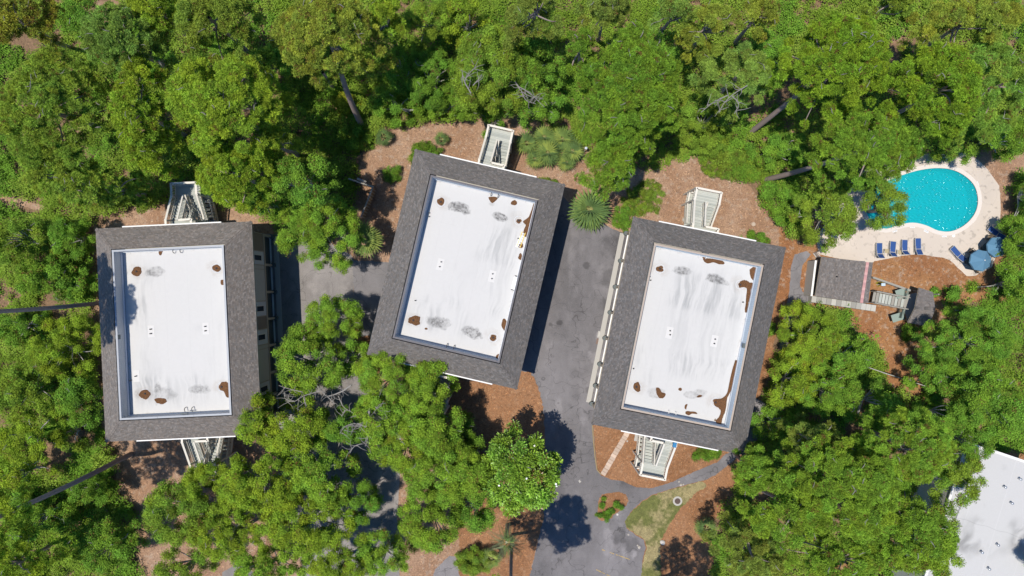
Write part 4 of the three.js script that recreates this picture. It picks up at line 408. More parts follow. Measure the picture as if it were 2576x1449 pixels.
// ---------- vegetation ----------
function leafGeo(kind, seed) { const r = rng(seed), pos = [], nor = []; const tri = (a, b, c) => { const n = b.clone().sub(a).cross(c.clone().sub(a)).normalize(); for (const p of [a, b, c]) { pos.push(p.x, p.y, p.z); nor.push(n.x, n.y, n.z); } };
  if (kind === 'needle') for (let k = 0; k < 22; k++) { const a = r() * 2 * PI, y = -0.15 + 1.1 * r(), q = Math.sqrt(Math.max(0, 1 - Math.min(1, y * y))); const d = v3(Math.cos(a) * q, y, Math.sin(a) * q).normalize(); const s = d.clone().cross(v3(r() - 0.5, r() - 0.5, r() - 0.5)).normalize().multiplyScalar(0.017 + 0.011 * r()); const L = 0.24 + 0.14 * r(), m = d.clone().multiplyScalar(L * 0.55), e = d.clone().multiplyScalar(L).add(v3(0, -0.04, 0)); const o = d.clone().multiplyScalar(0.03); tri(o, m.clone().add(s), m.clone().sub(s)); tri(m.clone().sub(s), m.clone().add(s), e); }
  else { const n = { leaf: 16, big: 11, cover: 14 }[kind], L0 = { leaf: 0.14, big: 0.24, cover: 0.1 }[kind], R0 = { leaf: 0.27, big: 0.3, cover: 0.2 }[kind]; for (let k = 0; k < n; k++) { const c = v3(r() - 0.5, (r() - 0.5) * 0.8, r() - 0.5).multiplyScalar(2 * R0); if (kind === 'big') c.multiplyScalar(0.6); const a = r() * 2 * PI, d = kind === 'big' ? c.clone().add(v3(0, 0.1, 0)).normalize() : v3(Math.cos(a), (r() - 0.5) * 1.1, Math.sin(a)).normalize(); const up = v3(r() - 0.5, 0.75 + r(), r() - 0.5).normalize(); const s = d.clone().cross(up).normalize(); const L = L0 * (0.75 + 0.6 * r()), w = L * (kind === 'big' ? 0.24 : 0.3); const A = c, Bp = c.clone().addScaledVector(d, L), m = c.clone().addScaledVector(d, L * 0.5), f = up.clone().multiplyScalar(-w * 0.35); tri(A, m.clone().addScaledVector(s, w).sub(f), Bp); tri(A, Bp, m.clone().addScaledVector(s, -w).sub(f)); } }
  const g = new THREE.BufferGeometry(); g.setAttribute('position', new THREE.Float32BufferAttribute(pos, 3)); g.setAttribute('normal', new THREE.Float32BufferAttribute(nor, 3)); return g; }
const leafGeos = { needle: [leafGeo('needle', 1), leafGeo('needle', 2), leafGeo('needle', 3)], leaf: [leafGeo('leaf', 4), leafGeo('leaf', 5), leafGeo('leaf', 6)], big: [leafGeo('big', 7), leafGeo('big', 8)], cover: [leafGeo('cover', 9), leafGeo('cover', 10)] };
const leafMat = { needle: new THREE.MeshPhysicalMaterial({ roughness: 1, specularIntensity: 0.12, transmission: 0.3, thickness: 0, side: THREE.DoubleSide }), leaf: new THREE.MeshPhysicalMaterial({ roughness: 1, specularIntensity: 0.2, transmission: 0.3, thickness: 0, side: THREE.DoubleSide }), big: new THREE.MeshStandardMaterial({ roughness: 0.4, side: THREE.DoubleSide }), cover: new THREE.MeshPhysicalMaterial({ roughness: 1, specularIntensity: 0.3, transmission: 0.3, thickness: 0, side: THREE.DoubleSide }) };
const barkPine = std(0.3, 0.235, 0.205, 0.95), barkOak = std(0.36, 0.34, 0.31, 0.95), barkDead = std(0.25, 0.235, 0.215, 0.95);
{ const t = texture(256, 512, (i, j) => { const n = fbm(i * 0.09, j * 0.035, 4), w = hash(i, j), k = 0.45 + 0.95 * sm(0.35, 0.65, n) + 0.25 * (w - 0.5); return [0.15 * k, 0.118 * k, 0.102 * k]; }); void t; }
// tints, linear; od and dk lowered slightly for woodland shade
const C = { yb: [0.380, 0.404, 0.053], yg: [0.315, 0.451, 0.041], bl: [0.247, 0.383, 0.069], bg: [0.287, 0.416, 0.053], sg: [0.293, 0.404, 0.059], ob: [0.322, 0.395, 0.053], dg: [0.205, 0.353, 0.035], gr: [0.256, 0.335, 0.059], dk: [0.272, 0.396, 0.050], y2: [0.249, 0.395, 0.031], y3: [0.249, 0.404, 0.041], b2: [0.253, 0.414, 0.060], oak: [0.240, 0.396, 0.038], oy: [0.264, 0.388, 0.031], og: [0.192, 0.363, 0.038], od: [0.179, 0.338, 0.036], ol: [0.229, 0.357, 0.038], mag: [0.212, 0.371, 0.041], lime: [0.354, 0.396, 0.029], cov: [0.192, 0.294, 0.029], bush: [0.160, 0.310, 0.030] };
const dummy = new THREE.Object3D(), Yax = v3(0, 1, 0), qa = new THREE.Quaternion(), qb = new THREE.Quaternion();
function instanced(name, kind, items, parent, seed) { const geo = leafGeos[kind][seed % leafGeos[kind].length]; const im = shade(new THREE.InstancedMesh(geo, leafMat[kind], items.length)); const mat = new THREE.Matrix4(), col = new THREE.Color(); items.forEach((it, i) => { qa.setFromUnitVectors(Yax, it.d); qb.setFromAxisAngle(Yax, it.a); mat.compose(it.p, qa.multiply(qb), dummy.scale.set(it.s, it.s, it.s)); im.setMatrixAt(i, mat); im.setColorAt(i, col.setRGB(...it.c)); }); im.name = name; im.userData.kind = 'stuff'; if (parent) parent.add(im); return im; }
let vegSeed = 100;
const treeGroups = { needle: 'tall pines round the buildings', leaf: 'broadleaf trees round the buildings', big: 'broadleaf trees round the buildings', cover: 'clipped shrubs and low ground cover' };
function crownItems(kind, cx, cy, cz, rx, rz, rot, depth, color, r, o) { // foliage of one crown round its own centre top (cy = top)
  const items = [], ends = []; const pr0 = o.puff || { needle: 0.52, leaf: 0.66, big: 0.65, cover: 0.36 }[kind]; const cs = Math.cos(rot), sn = Math.sin(rot); const sd = r() * 900;
  const edge = a => 0.86 + (o.ragged ?? 0.42) * (fbm(Math.cos(a) * 1.6 + sd, Math.sin(a) * 1.6 + sd, 3) - 0.42);
  const size = { needle: 0.8, leaf: 0.9, big: 1, cover: 0.8 }[kind] * (o.scale || 1);
  for (const layer of [0, 1]) { const step = pr0 * (layer ? 1.9 : 1.28); const nx = Math.ceil(rx * 1.15 / step), nz = Math.ceil(rz * 1.15 / step);
    for (let i = -nx; i <= nx; i++) for (let j = -nz; j <= nz; j++) { const lx = (i + (j & 1) * 0.5 + (r() - 0.5) * 0.75) * step, lz = (j + (r() - 0.5) * 0.75) * step; const a = Math.atan2(lz / rz, lx / rx), e = edge(a), q = Math.hypot(lx / rx, lz / rz) / e; if (q > 1 || r() < (o.gaps ?? 0.1) + (kind === 'leaf' && !o.shrub ? 0.01 : 0.02)) continue; const lump = fbm(lx * 0.55 + sd, lz * 0.55, 3); if (!layer && lump < (o.thin ?? (kind === 'cover' ? 0 : kind === 'needle' ? 0.29 : 0.31))) continue;
      const pr = pr0 * (kind === 'leaf' ? 0.5 + 0.85 * r() * r() + 0.15 * r() : 0.75 + 0.45 * r()); const y = cy - depth * (1 - Math.sqrt(Math.max(0, 1 - q * q * 0.96))) + (lump - 0.5) * depth * (kind === 'needle' ? 0.34 : 0.5) + (r() - 0.5) * (kind === 'needle' ? 0.45 : 0.7) - pr - (layer ? depth * 0.42 + 0.5 : 0); const X = cx + lx * cs - lz * sn, Z = cz + lx * sn + lz * cs; ends.push(v3(X, y, Z)); const tone = 0.86 + 0.28 * r(), warm = (r() - 0.5) * 0.22; const n = Math.round(pr * pr * ({ needle: 170, leaf: 165, big: 95, cover: 260 }[kind]) * (layer ? 0.75 : 1) * (o.dens || 1));
      for (let k = 0; k < n; k++) { const t = r() * 2 * PI, yy = -0.35 + 1.35 * Math.sqrt(r()), h = Math.sqrt(Math.max(0, 1 - Math.min(1, yy * yy))); const d = v3(Math.cos(t) * h, yy, Math.sin(t) * h); const f = pr * (0.55 + 0.5 * r()); const p = v3(X + d.x * f, y + d.y * f * 0.72, Z + d.z * f); d.x += (r() - 0.5) * 0.9; d.z += (r() - 0.5) * 0.9; d.y += 0.2; d.normalize(); const v = tone * (0.5 + 0.95 * r()), old = r() < (o.brown ?? 0.03); const c = old ? [0.2, 0.12, 0.04] : [color[0] * v * (1 + warm), color[1] * v, color[2] * v * (1 - warm)]; items.push({ p, d, a: r() * 6.3, s: size * (0.75 + 0.5 * r()), c }); } } }
  return [items, ends];
}
function plant(kind, x, y, rx, ry, top, color, label, o = {}) {
  const seed = vegSeed++, r = rng(seed); const depth = o.depth ?? { needle: 6, leaf: 4.2, big: 3.2, cover: 0.5 }[kind]; const hc = Math.max(0, top - depth * 0.55), k = M * (H - hc) / H; const c = P(x, y, hc); const base = o.base ? P(o.base[0], o.base[1], 0) : v3(c.x, 0, c.z).lerp(P(x, y, 0), 0.5).add(v3((r() - 0.5) * 0.6, 0, (r() - 0.5) * 0.6));
  const pine = kind === 'needle'; const cover = kind === 'cover' || o.shrub; const t = thing(o.name || (cover ? 'shrub' : pine ? 'pine_tree' : 'broadleaf_tree'), label, o.cat || (cover ? 'shrub' : 'tree'), base, 0, o.group || treeGroups[cover ? 'cover' : kind]); const cx = c.x - base.x, cz = c.z - base.z;
  const [items, ends] = crownItems(kind, cx, top, cz, rx * k, ry * k, (o.rot || 0) * PI / 180, depth, color, r, o); instanced('crown', kind, items, t, seed);
  if (cover) { const st = []; for (let i = 0; i < 4; i++) { const e = ends[Math.floor(r() * ends.length)] || v3(cx, top * 0.6, cz); st.push(limb([v3(e.x * 0.6 + cx * 0.4, 0, e.z * 0.6 + cz * 0.4), v3(e.x * 0.8 + cx * 0.2, e.y * 0.6, e.z * 0.8 + cz * 0.2), e], 0.035, 0.015, 5)); } mesh('stems', merge(st), MT.wood, t); return t; }
  const ht = Math.max(1.5, top - depth * (pine ? 0.9 : 1.0)), fork = v3(cx * 0.92, ht, cz * 0.92); const tr = o.tr || (pine ? 0.24 : 0.2); const bark = pine ? barkPine : barkOak;
  const tip = pine ? [v3(cx * 0.45 + (r() - 0.5) * 0.4, ht * 0.5, cz * 0.45 + (r() - 0.5) * 0.4), fork, v3(cx, top - depth * 0.3, cz)] : [v3(cx * 0.3 + (r() - 0.5) * 0.5, ht * 0.45, cz * 0.3 + (r() - 0.5) * 0.5), fork];
  mesh('trunk', limb([v3(0, -0.1, 0), ...tip], tr, tr * 0.45, 9), bark, t);
  const lb = [], n = pine ? 9 : 11; for (let i = 0; i < n && ends.length; i++) { const e = ends[Math.floor(r() * ends.length)], s = pine ? fork.clone().lerp(v3(cx, top - depth * 0.4, cz), r()) : fork.clone().multiplyScalar(0.75 + 0.25 * r()); const m = s.clone().lerp(e, 0.5); m.y += (r() - 0.2) * 0.5; m.x += (r() - 0.5) * 0.7; m.z += (r() - 0.5) * 0.7; lb.push(limb([s, m, e], tr * 0.38, 0.03, 5)); } if (lb.length) mesh('limbs', merge(lb), bark, t);
  const tw = [], nt = Math.min(40, Math.round(ends.length * (o.twigs ?? (pine ? 0.16 : 0.1)))); for (let i = 0; i < nt; i++) { const e = ends[Math.floor(r() * ends.length)].clone(); e.y += 0.35 + 0.25 * r(); let a = r() * 6.3; const p1 = e.clone().add(v3(Math.cos(a) * 0.4, 0.12, Math.sin(a) * 0.4)); tw.push(limb([e, e.clone().lerp(p1, 0.5).add(v3(0.06 * (r() - 0.5), 0.05, 0.06 * (r() - 0.5))), p1], 0.03, 0.012, 3)); a += 0.6 - 1.2 * r(); tw.push(limb([e.clone().lerp(p1, 0.4), e.clone().lerp(p1, 0.6).add(v3(Math.cos(a) * 0.15, 0.08, Math.sin(a) * 0.15)), e.clone().lerp(p1, 0.5).add(v3(Math.cos(a) * 0.35, 0.1, Math.sin(a) * 0.35))], 0.022, 0.01, 3)); } if (tw.length) mesh('twigs', merge(tw), barkDead, t).userData.kind = 'stuff';
  for (const path of o.bare || []) { const pts = path.slice(1).map(([px, py], i) => P(px, py, path[0] - 0.1 * i).sub(base)); const w = (path.w || 0.08) * 0.6, gs = [limb(pts.map((p, i) => i ? p.clone().add(v3((r() - 0.5) * 0.25, 0, (r() - 0.5) * 0.25)) : p), w, 0.025, 6)]; for (let i = 1; i < pts.length; i++) for (let q = 0; q < 3; q++) { const s0 = pts[i - 1].clone().lerp(pts[i], 0.3 + 0.6 * r()), a = r() * 6.3, l = 0.5 + 0.7 * r(); const e = s0.clone().add(v3(Math.cos(a) * l, 0.25, Math.sin(a) * l)); gs.push(limb([s0, s0.clone().lerp(e, 0.5).add(v3((r() - 0.5) * 0.3, 0, (r() - 0.5) * 0.3)), e], 0.035, 0.012, 4)); } const bl = mesh('bare_limb', gs[0], barkDead, t); mesh('twigs', merge(gs.slice(1)), barkDead, bl).userData.kind = 'stuff'; }
  if (o.blossoms) { const fl = new THREE.LatheGeometry([[0.001, 0], [0.06, 0.01], [0.1, 0.05], [0.09, 0.055], [0.05, 0.03], [0.001, 0.02]].map(q => new THREE.Vector2(...q)), 9); for (let i = 0; i < o.blossoms; i++) { const e = ends[Math.floor(r() * ends.length)]; const b = mesh('blossom', fl, MT.white, t); b.position.set(e.x + (r() - 0.5) * 0.6, e.y + 0.62, e.z + (r() - 0.5) * 0.6); b.rotation.set((r() - 0.5) * 0.8, r() * 6, (r() - 0.5) * 0.8); } }
  return t;
}
const pine = (x, y, rx, ry, top, c, label, o) => plant('needle', x, y, rx, ry, top, C[c], label, o);
const oak = (x, y, rx, ry, top, c, label, o) => plant('leaf', x, y, rx, ry, top, C[c], label, o);
const cover = (x, y, rx, ry, top, c, label, o) => plant('cover', x, y, rx, ry, top, C[c], label, { depth: top * 0.5, ...o });
const far = p => { p.userData.label = p.userData.label; return p; };
// pines, upper left
pine(50, 50, 92, 72, 18, 'yb', 'brownish-yellow pine in the top left corner', { brown: 0.12 });
pine(305, 105, 108, 92, 19, 'bl', 'bluish-green pine near the top, above and left of the narrow yellow-green pine');
pine(400, 28, 66, 58, 18, 'yg', 'bright yellow-green pine at the top edge, right of the bluish-green pine', { gaps: 0.15 });
pine(545, 62, 120, 88, 19, 'sg', 'sage-green pine at the top edge, left of the pine with the long leaning trunk');
pine(125, 280, 130, 165, 20, 'bg', 'largest blue-tinged pine filling the left edge of the upper half', { gaps: 0.13 });
pine(175, 455, 110, 68, 17, 'bg', 'blue-tinged pine just above the upper left corner of the leftmost building', { gaps: 0.16 });
pine(365, 290, 66, 172, 19, 'yg', 'narrow upright yellow-green pine between the two biggest pines at upper left');
pine(310, 480, 66, 52, 12, 'dk', 'dark shaded pine tucked below the narrow yellow-green pine', { gaps: 0.25 });
pine(560, 265, 150, 150, 21, 'yg', 'biggest yellow-green pine above the leftmost building', { gaps: 0.1 });
pine(600, 440, 122, 82, 18, 'yg', 'yellow-green pine right of the shaded staircase of the leftmost building');
pine(705, 370, 40, 70, 14, 'bg', 'loose pine at the right flank of the biggest yellow-green pine', { gaps: 0.3 });
pine(820, 85, 152, 106, 20, 'ob', 'olive pine at the top whose long leaning trunk is bare and visible', { base: [912, 322], tr: 0.34, brown: 0.08 });
pine(972, 62, 56, 82, 16, 'yg', 'yellow-green pine at the top edge, right of the pine with the leaning trunk', { gaps: 0.2 });
// pines, upper right
pine(1345, 42, 78, 58, 17, 'gr', 'grey-green drooping pine at the top edge near the middle', { gaps: 0.18 });
pine(1520, 32, 72, 56, 17, 'gr', 'grey-green pine at the top edge above the big dark-green pine', { gaps: 0.18 });
pine(1462, 128, 40, 50, 15, 'dg', 'small pine with a pale bare leader, left shoulder of the big dark-green pine', { gaps: 0.28 });
pine(1585, 225, 146, 168, 21, 'dg', 'biggest dark-green pine right of the middle building staircase', { gaps: 0.07, twigs: 0.4 });
pine(1535, 430, 70, 56, 17, 'dg', 'low dark-green pine hanging over the mulch above the asphalt lane', { gaps: 0.16, twigs: 0.3 });
pine(1690, 42, 62, 52, 16, 'bl', 'bluish pine at the top edge with rusty dead twigs beside it', { gaps: 0.25, brown: 0.07 });
pine(1775, 68, 74, 66, 17, 'ob', 'olive pine at the top edge with broken branch stubs', { gaps: 0.25, twigs: 0.3 });
pine(1845, 200, 105, 88, 17, 'bl', 'thin bluish pine with bare forked limbs, left of the pines by the pool', { gaps: 0.33, bare: [[16.5, [1880, 215], [1840, 240], [1820, 262], [1810, 285]], [16.5, [1840, 240], [1858, 262], [1850, 290]], [16.4, [1830, 240], [1790, 255], [1760, 285]]] });
pine(1895, 52, 52, 50, 15, 'ob', 'small olive pine at the top edge left of the yellow-green pines', { gaps: 0.25 });
pine(2112, 152, 138, 138, 20, 'y2', 'round yellow-green pine whose bare trunk slants to the lower left, first of two slanting trunks', { base: [1878, 341], tr: 0.3, twigs: 0.35, gaps: 0.09 });
pine(2195, 370, 140, 104, 18, 'dg', 'broad flat pine overhanging the pool, with a long curved bare trunk', { base: [1924, 453], tr: 0.3, gaps: 0.07, depth: 3.6 });
pine(2352, 232, 116, 142, 20, 'y2', 'upright yellow-green pine above the right side of the pool', { gaps: 0.09 });
pine(2490, 225, 88, 140, 17, 'b2', 'dark bluish pine at the right edge of the upper half', { gaps: 0.22 });
pine(2425, 58, 142, 70, 17, 'ob', 'wide dull olive pine along the top right edge', { gaps: 0.18 });
pine(2225, 22, 70, 42, 14, 'dk', 'dark small pine at the top edge above the round yellow-green pine', { gaps: 0.25 });
// pines, lower right and lower left
pine(2135, 1235, 165, 138, 19, 'y3', 'biggest pine of the lower right group, beside the mulch with the manhole', { gaps: 0.08 });
pine(2290, 1128, 122, 100, 18, 'y3', 'pine of the lower right group reaching towards the big white roof, upper one', { gaps: 0.1 });
pine(2300, 1335, 98, 112, 18, 'y3', 'pine of the lower right group beside the bottom end of the big white roof', { gaps: 0.1 });
pine(2055, 1115, 72, 66, 15, 'gr', 'grey-green pine right of the lower corner of the rightmost building', { gaps: 0.2 });
pine(1885, 1172, 54, 56, 13, 'y3', 'small pine at the lower right corner of the rightmost building, casting shade on the walk', { gaps: 0.2 });
pine(1985, 1285, 105, 95, 17, 'y3', 'pine of the lower right group nearest the manhole mulch', { gaps: 0.2 });
pine(1890, 1400, 92, 72, 14, 'gr', 'grey-green pine at the bottom edge right of the lawn strip', { gaps: 0.2 });
pine(2110, 1400, 130, 66, 17, 'y3', 'pine at the bottom edge in the middle of the lower right group', { gaps: 0.14 });
pine(60, 1408, 105, 55, 13, 'yg', 'soft yellow-green pine in the bottom left corner', { gaps: 0.12 });
// broadleaf trees by the left building and driveway
oak(800, 580, 118, 112, 10, 'oak', 'bright green oak over the upper end of the left driveway, next to the round palm');
oak(765, 455, 92, 70, 16, 'od', 'dark oak behind the board fence left of the middle building', { gaps: 0.22 });
oak(660, 505, 56, 40, 9, 'og', 'small oak between the staircase pine and the driveway oak');
oak(835, 795, 72, 60, 8, 'oak', 'small sculptural oak top standing alone over the driveway, upper of its cluster', { gaps: 0.06 });
oak(770, 850, 58, 40, 7.5, 'oak', 'flat oak top left of the lone sculptural one over the driveway', { gaps: 0.15 });
oak(770, 915, 95, 72, 9, 'oak', 'oak with pale exposed limbs beside the right wall of the leftmost building', { gaps: 0.15, bare: [Object.assign([7.4, [884, 969], [857, 986], [824, 998], [807, 983], [794, 966]], { w: 0.16 }), [7.3, [807, 983], [764, 999], [741, 1009], [717, 1011]], [7.3, [824, 998], [841, 1018]], [7, [761, 986], [727, 979], [701, 969]], [7, [764, 999], [770, 1022], [768, 1050]], [7, [741, 1009], [720, 1003], [712, 985]]] });
oak(980, 955, 112, 90, 10, 'oak', 'oak covering the lower left corner of the middle building', { gaps: 0.12 });
oak(1075, 965, 72, 88, 9.5, 'oak', 'oak leaning over the lower staircase of the middle building', { gaps: 0.14 });
oak(890, 905, 52, 48, 7, 'og', 'small oak tuft between the driveway oaks and the middle building', { gaps: 0.15, bare: [[7, [851, 996], [864, 1023], [891, 1039], [894, 1048]], [7, [868, 1032], [855, 1055], [844, 1066]]] });
oak(870, 1075, 62, 46, 9, 'og', 'oak with white forked dead limbs below the driveway opening', { gaps: 0.25, bare: [Object.assign([9.2, [929, 1033], [927, 1066], [947, 1093], [946, 1104]], { w: 0.18 }), [9.2, [924, 1073], [891, 1063], [870, 1075], [857, 1093]], [9.2, [927, 1086], [921, 1106], [918, 1126]], [9.1, [911, 1116], [891, 1124], [877, 1139]], [9.3, [944, 1023], [958, 1030], [971, 1033]], [9.2, [920, 1075], [905, 1072], [876, 1073]]] });
oak(655, 1060, 58, 70, 9.5, 'oy', 'yellow-green oak touching the lower right corner of the leftmost building');
oak(725, 1085, 95, 82, 10, 'oy', 'yellow-green oak below the driveway, right of the corner oak');
oak(545, 1218, 105, 66, 9, 'oy', 'yellow-green oak hiding the lower staircase of the leftmost building');
oak(660, 1215, 110, 82, 11, 'oy', 'tallest yellow-green oak in the middle of the lower left canopy');
oak(470, 1295, 112, 88, 9.5, 'ol', 'olive oak at the left rim of the lower left canopy');
oak(590, 1345, 118, 88, 10, 'oy', 'yellow-green oak of the lower left canopy, towards the bottom edge');
oak(800, 1190, 108, 100, 10, 'oak', 'green oak left of the dark opening in the lower canopy');
oak(770, 1315, 120, 88, 10.5, 'oy', 'yellow-green oak left of the pale trunk fork near the bottom edge');
oak(885, 1270, 62, 62, 8.5, 'og', 'green oak tongue hanging into the dark opening of the lower canopy');
oak(680, 1425, 110, 48, 9, 'oak', 'oak at the bottom edge below the tallest yellow-green oak');
oak(470, 1425, 90, 45, 9, 'ol', 'olive oak at the bottom edge, left end of the lower canopy');
oak(860, 1420, 92, 50, 9, 'oy', 'oak at the bottom edge right of the pale trunk fork');
oak(970, 1075, 92, 80, 10, 'oak', 'oak right of the white dead limbs, in the lower canopy');
oak(1085, 1080, 92, 82, 10.5, 'oak', 'green oak below the middle building staircase');
oak(1015, 1135, 82, 58, 10, 'oy', 'yellow-green oak at the upper right rim of the dark opening');
oak(1115, 1190, 108, 82, 10.5, 'oak', 'broad oak left of the magnolia with white blossoms');
oak(1085, 1310, 98, 92, 9.5, 'oak', 'oak at the right rim of the dark opening, above the bottom path', { gaps: 0.13 });
oak(965, 1395, 82, 62, 9, 'oak', 'oak at the bottom edge left of the small bottom path');
oak(1192, 1190, 58, 84, 9.5, 'oak', 'oak filling the canopy between the broad oak and the magnolia', { gaps: 0.1 });
oak(1195, 1290, 62, 52, 8.5, 'og', 'small green oak between the broad oak and the dark palm');
oak(1165, 1095, 36, 50, 6, 'bush', 'dark bushy tree in the shade left of the rust mulch below the middle building');
plant('big', 1312, 1190, 104, 104, 11, C.mag, 'glossy magnolia with white blossoms beside the asphalt lane', { blossoms: 12, gaps: 0.1 });
// broadleaf trees, left edge
oak(55, 605, 86, 70, 8, 'ol', 'olive broadleaf tree at the left edge beside the upper corner of the leftmost building');
oak(178, 600, 56, 62, 7, 'og', 'green tree directly left of the upper corner of the leftmost building', { gaps: 0.2 });
oak(125, 700, 118, 56, 6.5, 'od', 'dark shaded tree at the left edge above the thin horizontal trunk', { gaps: 0.2 });
oak(45, 825, 62, 42, 6, 'og', 'small bright tree at the left edge below the thin horizontal trunk', { gaps: 0.2 });
oak(155, 880, 98, 82, 8, 'oy', 'bright yellow-green tree left of the middle of the leftmost building', { gaps: 0.14 });
oak(60, 985, 84, 72, 8.5, 'ol', 'olive tree at the left edge, left of the two by the lower building corner', { gaps: 0.14 });
oak(200, 1000, 62, 78, 8, 'og', 'green tree hugging the lower left wall of the leftmost building', { gaps: 0.16 });
oak(60, 1100, 92, 68, 9, 'oy', 'yellow-green tree at the left edge just above the long slanting trunk', { gaps: 0.14 });
oak(170, 1090, 52, 48, 6, 'ol', 'small olive tree between the left edge and the lower building corner', { gaps: 0.25 });
oak(50, 1190, 66, 46, 8, 'oy', 'bright tree at the left edge crossed by the long slanting trunk', { gaps: 0.2 });
oak(240, 1225, 78, 52, 5, 'od', 'dark low tree below the long slanting trunk', { gaps: 0.3 });
oak(90, 1305, 108, 62, 6.5, 'od', 'dark tree at the left edge near the bottom', { gaps: 0.22 });
oak(265, 1375, 92, 70, 7.5, 'od', 'dull tree at the bottom left, right of the soft corner pine', { gaps: 0.18 });
oak(210, 50, 62, 62, 7, 'od', 'dark broadleaf tree between the corner pine and the bluish-green pine');
oak(405, 165, 40, 40, 9, 'od', 'dark broadleaf gap-filler between the two pines left of the sage-green one', { gaps: 0.2 });
oak(675, 175, 62, 62, 9, 'od', 'dark broadleaf tree left of the pine with the leaning trunk', { gaps: 0.2 });
// broadleaf trees, top middle
oak(1075, 52, 76, 62, 9, 'ol', 'olive broadleaf tree at the top edge right of the yellow-green pine', { gaps: 0.2 });
oak(1175, 50, 80, 62, 9.5, 'oy', 'yellow-green broadleaf tree at the top edge near the middle', { gaps: 0.16 });
oak(1010, 175, 62, 62, 7, 'og', 'bright green tree right of the leaning trunk pine', { gaps: 0.2 });
oak(1085, 195, 82, 84, 8, 'od', 'dark tree in the middle of the upper woods', { gaps: 0.2 });
oak(1232, 178, 108, 122, 10, 'ol', 'tall olive tree with white dead branches above the middle building', { gaps: 0.15, twigs: 0.35, bare: [Object.assign([10.6, [1185, 235], [1168, 205], [1160, 175]], { w: 0.1 }), [10.6, [1168, 205], [1180, 180], [1200, 170]], [10.5, [1190, 215], [1215, 190]]] });
oak(1000, 262, 84, 50, 5, 'og', 'low green tree right of the leaning trunk base', { gaps: 0.2 });
oak(1125, 275, 84, 38, 4.5, 'oak', 'low tree along the upper edge of the tan mulch', { gaps: 0.2 });
oak(1345, 165, 92, 80, 8.5, 'od', 'dark broadleaf tree between the olive tree and the big dark-green pine', { gaps: 0.16 });
oak(1340, 268, 80, 56, 7.5, 'og', 'broadleaf tree with grey dead brush above the palmettos', { gaps: 0.22, twigs: 0.6, bare: [[8, [1296, 205], [1310, 225], [1335, 240], [1365, 250]], [8, [1310, 225], [1320, 250], [1345, 262]], [8, [1300, 215], [1330, 232], [1370, 268]]] });
oak(1240, 310, 32, 34, 3.4, 'bush', 'dense green bush touching the upper staircase of the middle building');
oak(1650, 120, 62, 58, 8, 'od', 'dark tree behind the biggest dark-green pine', { gaps: 0.2 });
oak(1770, 308, 92, 78, 4.8, 'ol', 'yellow-green thicket right of the biggest dark-green pine', { gaps: 0.12 });
oak(1925, 150, 62, 78, 8.5, 'og', 'green tree between the bluish pine and the round yellow-green pine', { gaps: 0.2 });
oak(1960, 380, 80, 56, 4.5, 'od', 'dark low tree between the two slanting pine trunks', { gaps: 0.25 });
oak(2515, 345, 78, 54, 9, 'og', 'green tree at the right edge above the pool deck corner', { gaps: 0.15 });
oak(2400, 392, 50, 26, 5, 'ol', 'sparse small tree hanging over the top of the pool deck', { gaps: 0.45, thin: 0.4 });
// trees by the pool
oak(2085, 545, 86, 88, 8, 'ol', 'olive oak left of the pool, next to the lamp post', { gaps: 0.12 });
oak(2225, 520, 60, 70, 8, 'ol', 'olive oak overhanging the left lobe of the pool', { gaps: 0.2 });
oak(2150, 462, 62, 34, 6.5, 'od', 'shaded small tree under the broad flat pine, by the pool deck', { gaps: 0.2 });
oak(1940, 490, 58, 40, 2.6, 'og', 'loose green bush at the foot of the curved pine trunk', { shrub: true, gaps: 0.15 });
oak(1965, 555, 36, 42, 2.6, 'og', 'dark green bush below the lamp post', { shrub: true, gaps: 0.15 });
oak(2592, 490, 40, 66, 6, 'od', 'dark tree at the right edge beside the upper pool deck', { gaps: 0.2 });
oak(2574, 600, 40, 62, 6.5, 'od', 'dark tree at the right edge behind the umbrellas', { gaps: 0.2 });
oak(2545, 715, 50, 52, 6, 'og', 'green tree at the right edge below the umbrellas', { gaps: 0.16 });
// trees, lower right
oak(2040, 850, 78, 82, 8, 'oy', 'bright green tree right of the walk beside the rightmost building', { gaps: 0.14 });
oak(2130, 900, 78, 72, 8, 'og', 'green tree at the lower end of the mulch clearing below the pool house', { gaps: 0.16 });
oak(1985, 960, 66, 70, 8, 'oy', 'yellow-green tree close to the lower right wall of the rightmost building', { gaps: 0.16 });
oak(2085, 985, 92, 68, 8.5, 'og', 'green tree between the yellow-green one and the lower right pines', { gaps: 0.16 });
oak(1950, 1060, 58, 56, 6.5, 'od', 'dark tree at the lower right corner of the rightmost building', { gaps: 0.2 });
oak(2195, 1010, 74, 56, 9, 'og', 'green tree beside the wire fence', { gaps: 0.18 });
oak(2450, 860, 118, 96, 10.5, 'og', 'large bright tree right of the mulch clearing below the shelter', { gaps: 0.1 });
oak(2360, 945, 72, 50, 7.5, 'og', 'green tree left of the large bright one, by the fence', { gaps: 0.15 });
oak(2495, 1015, 98, 92, 11, 'og', 'tall green tree overhanging the top of the big white roof', { gaps: 0.12 });
oak(2370, 1040, 62, 50, 8.5, 'og', 'green tree between the wire fence and the big white roof', { gaps: 0.16 });
oak(2405, 1195, 58, 102, 10.5, 'ol', 'thin-crowned tree fringing the left edge of the big white roof', { gaps: 0.3, thin: 0.38 });
oak(2345, 1400, 76, 66, 10.5, 'ol', 'thin-crowned tree at the bottom end of the big white roof', { gaps: 0.3, thin: 0.38 });
oak(2440, 1112, 62, 46, 10, 'og', 'green tree covering the upper left corner of the big white roof', { gaps: 0.12 });
oak(2345, 1180, 50, 62, 9.5, 'og', 'green tree between the lower right pines and the thin-crowned fringe of the white roof', { gaps: 0.1 });
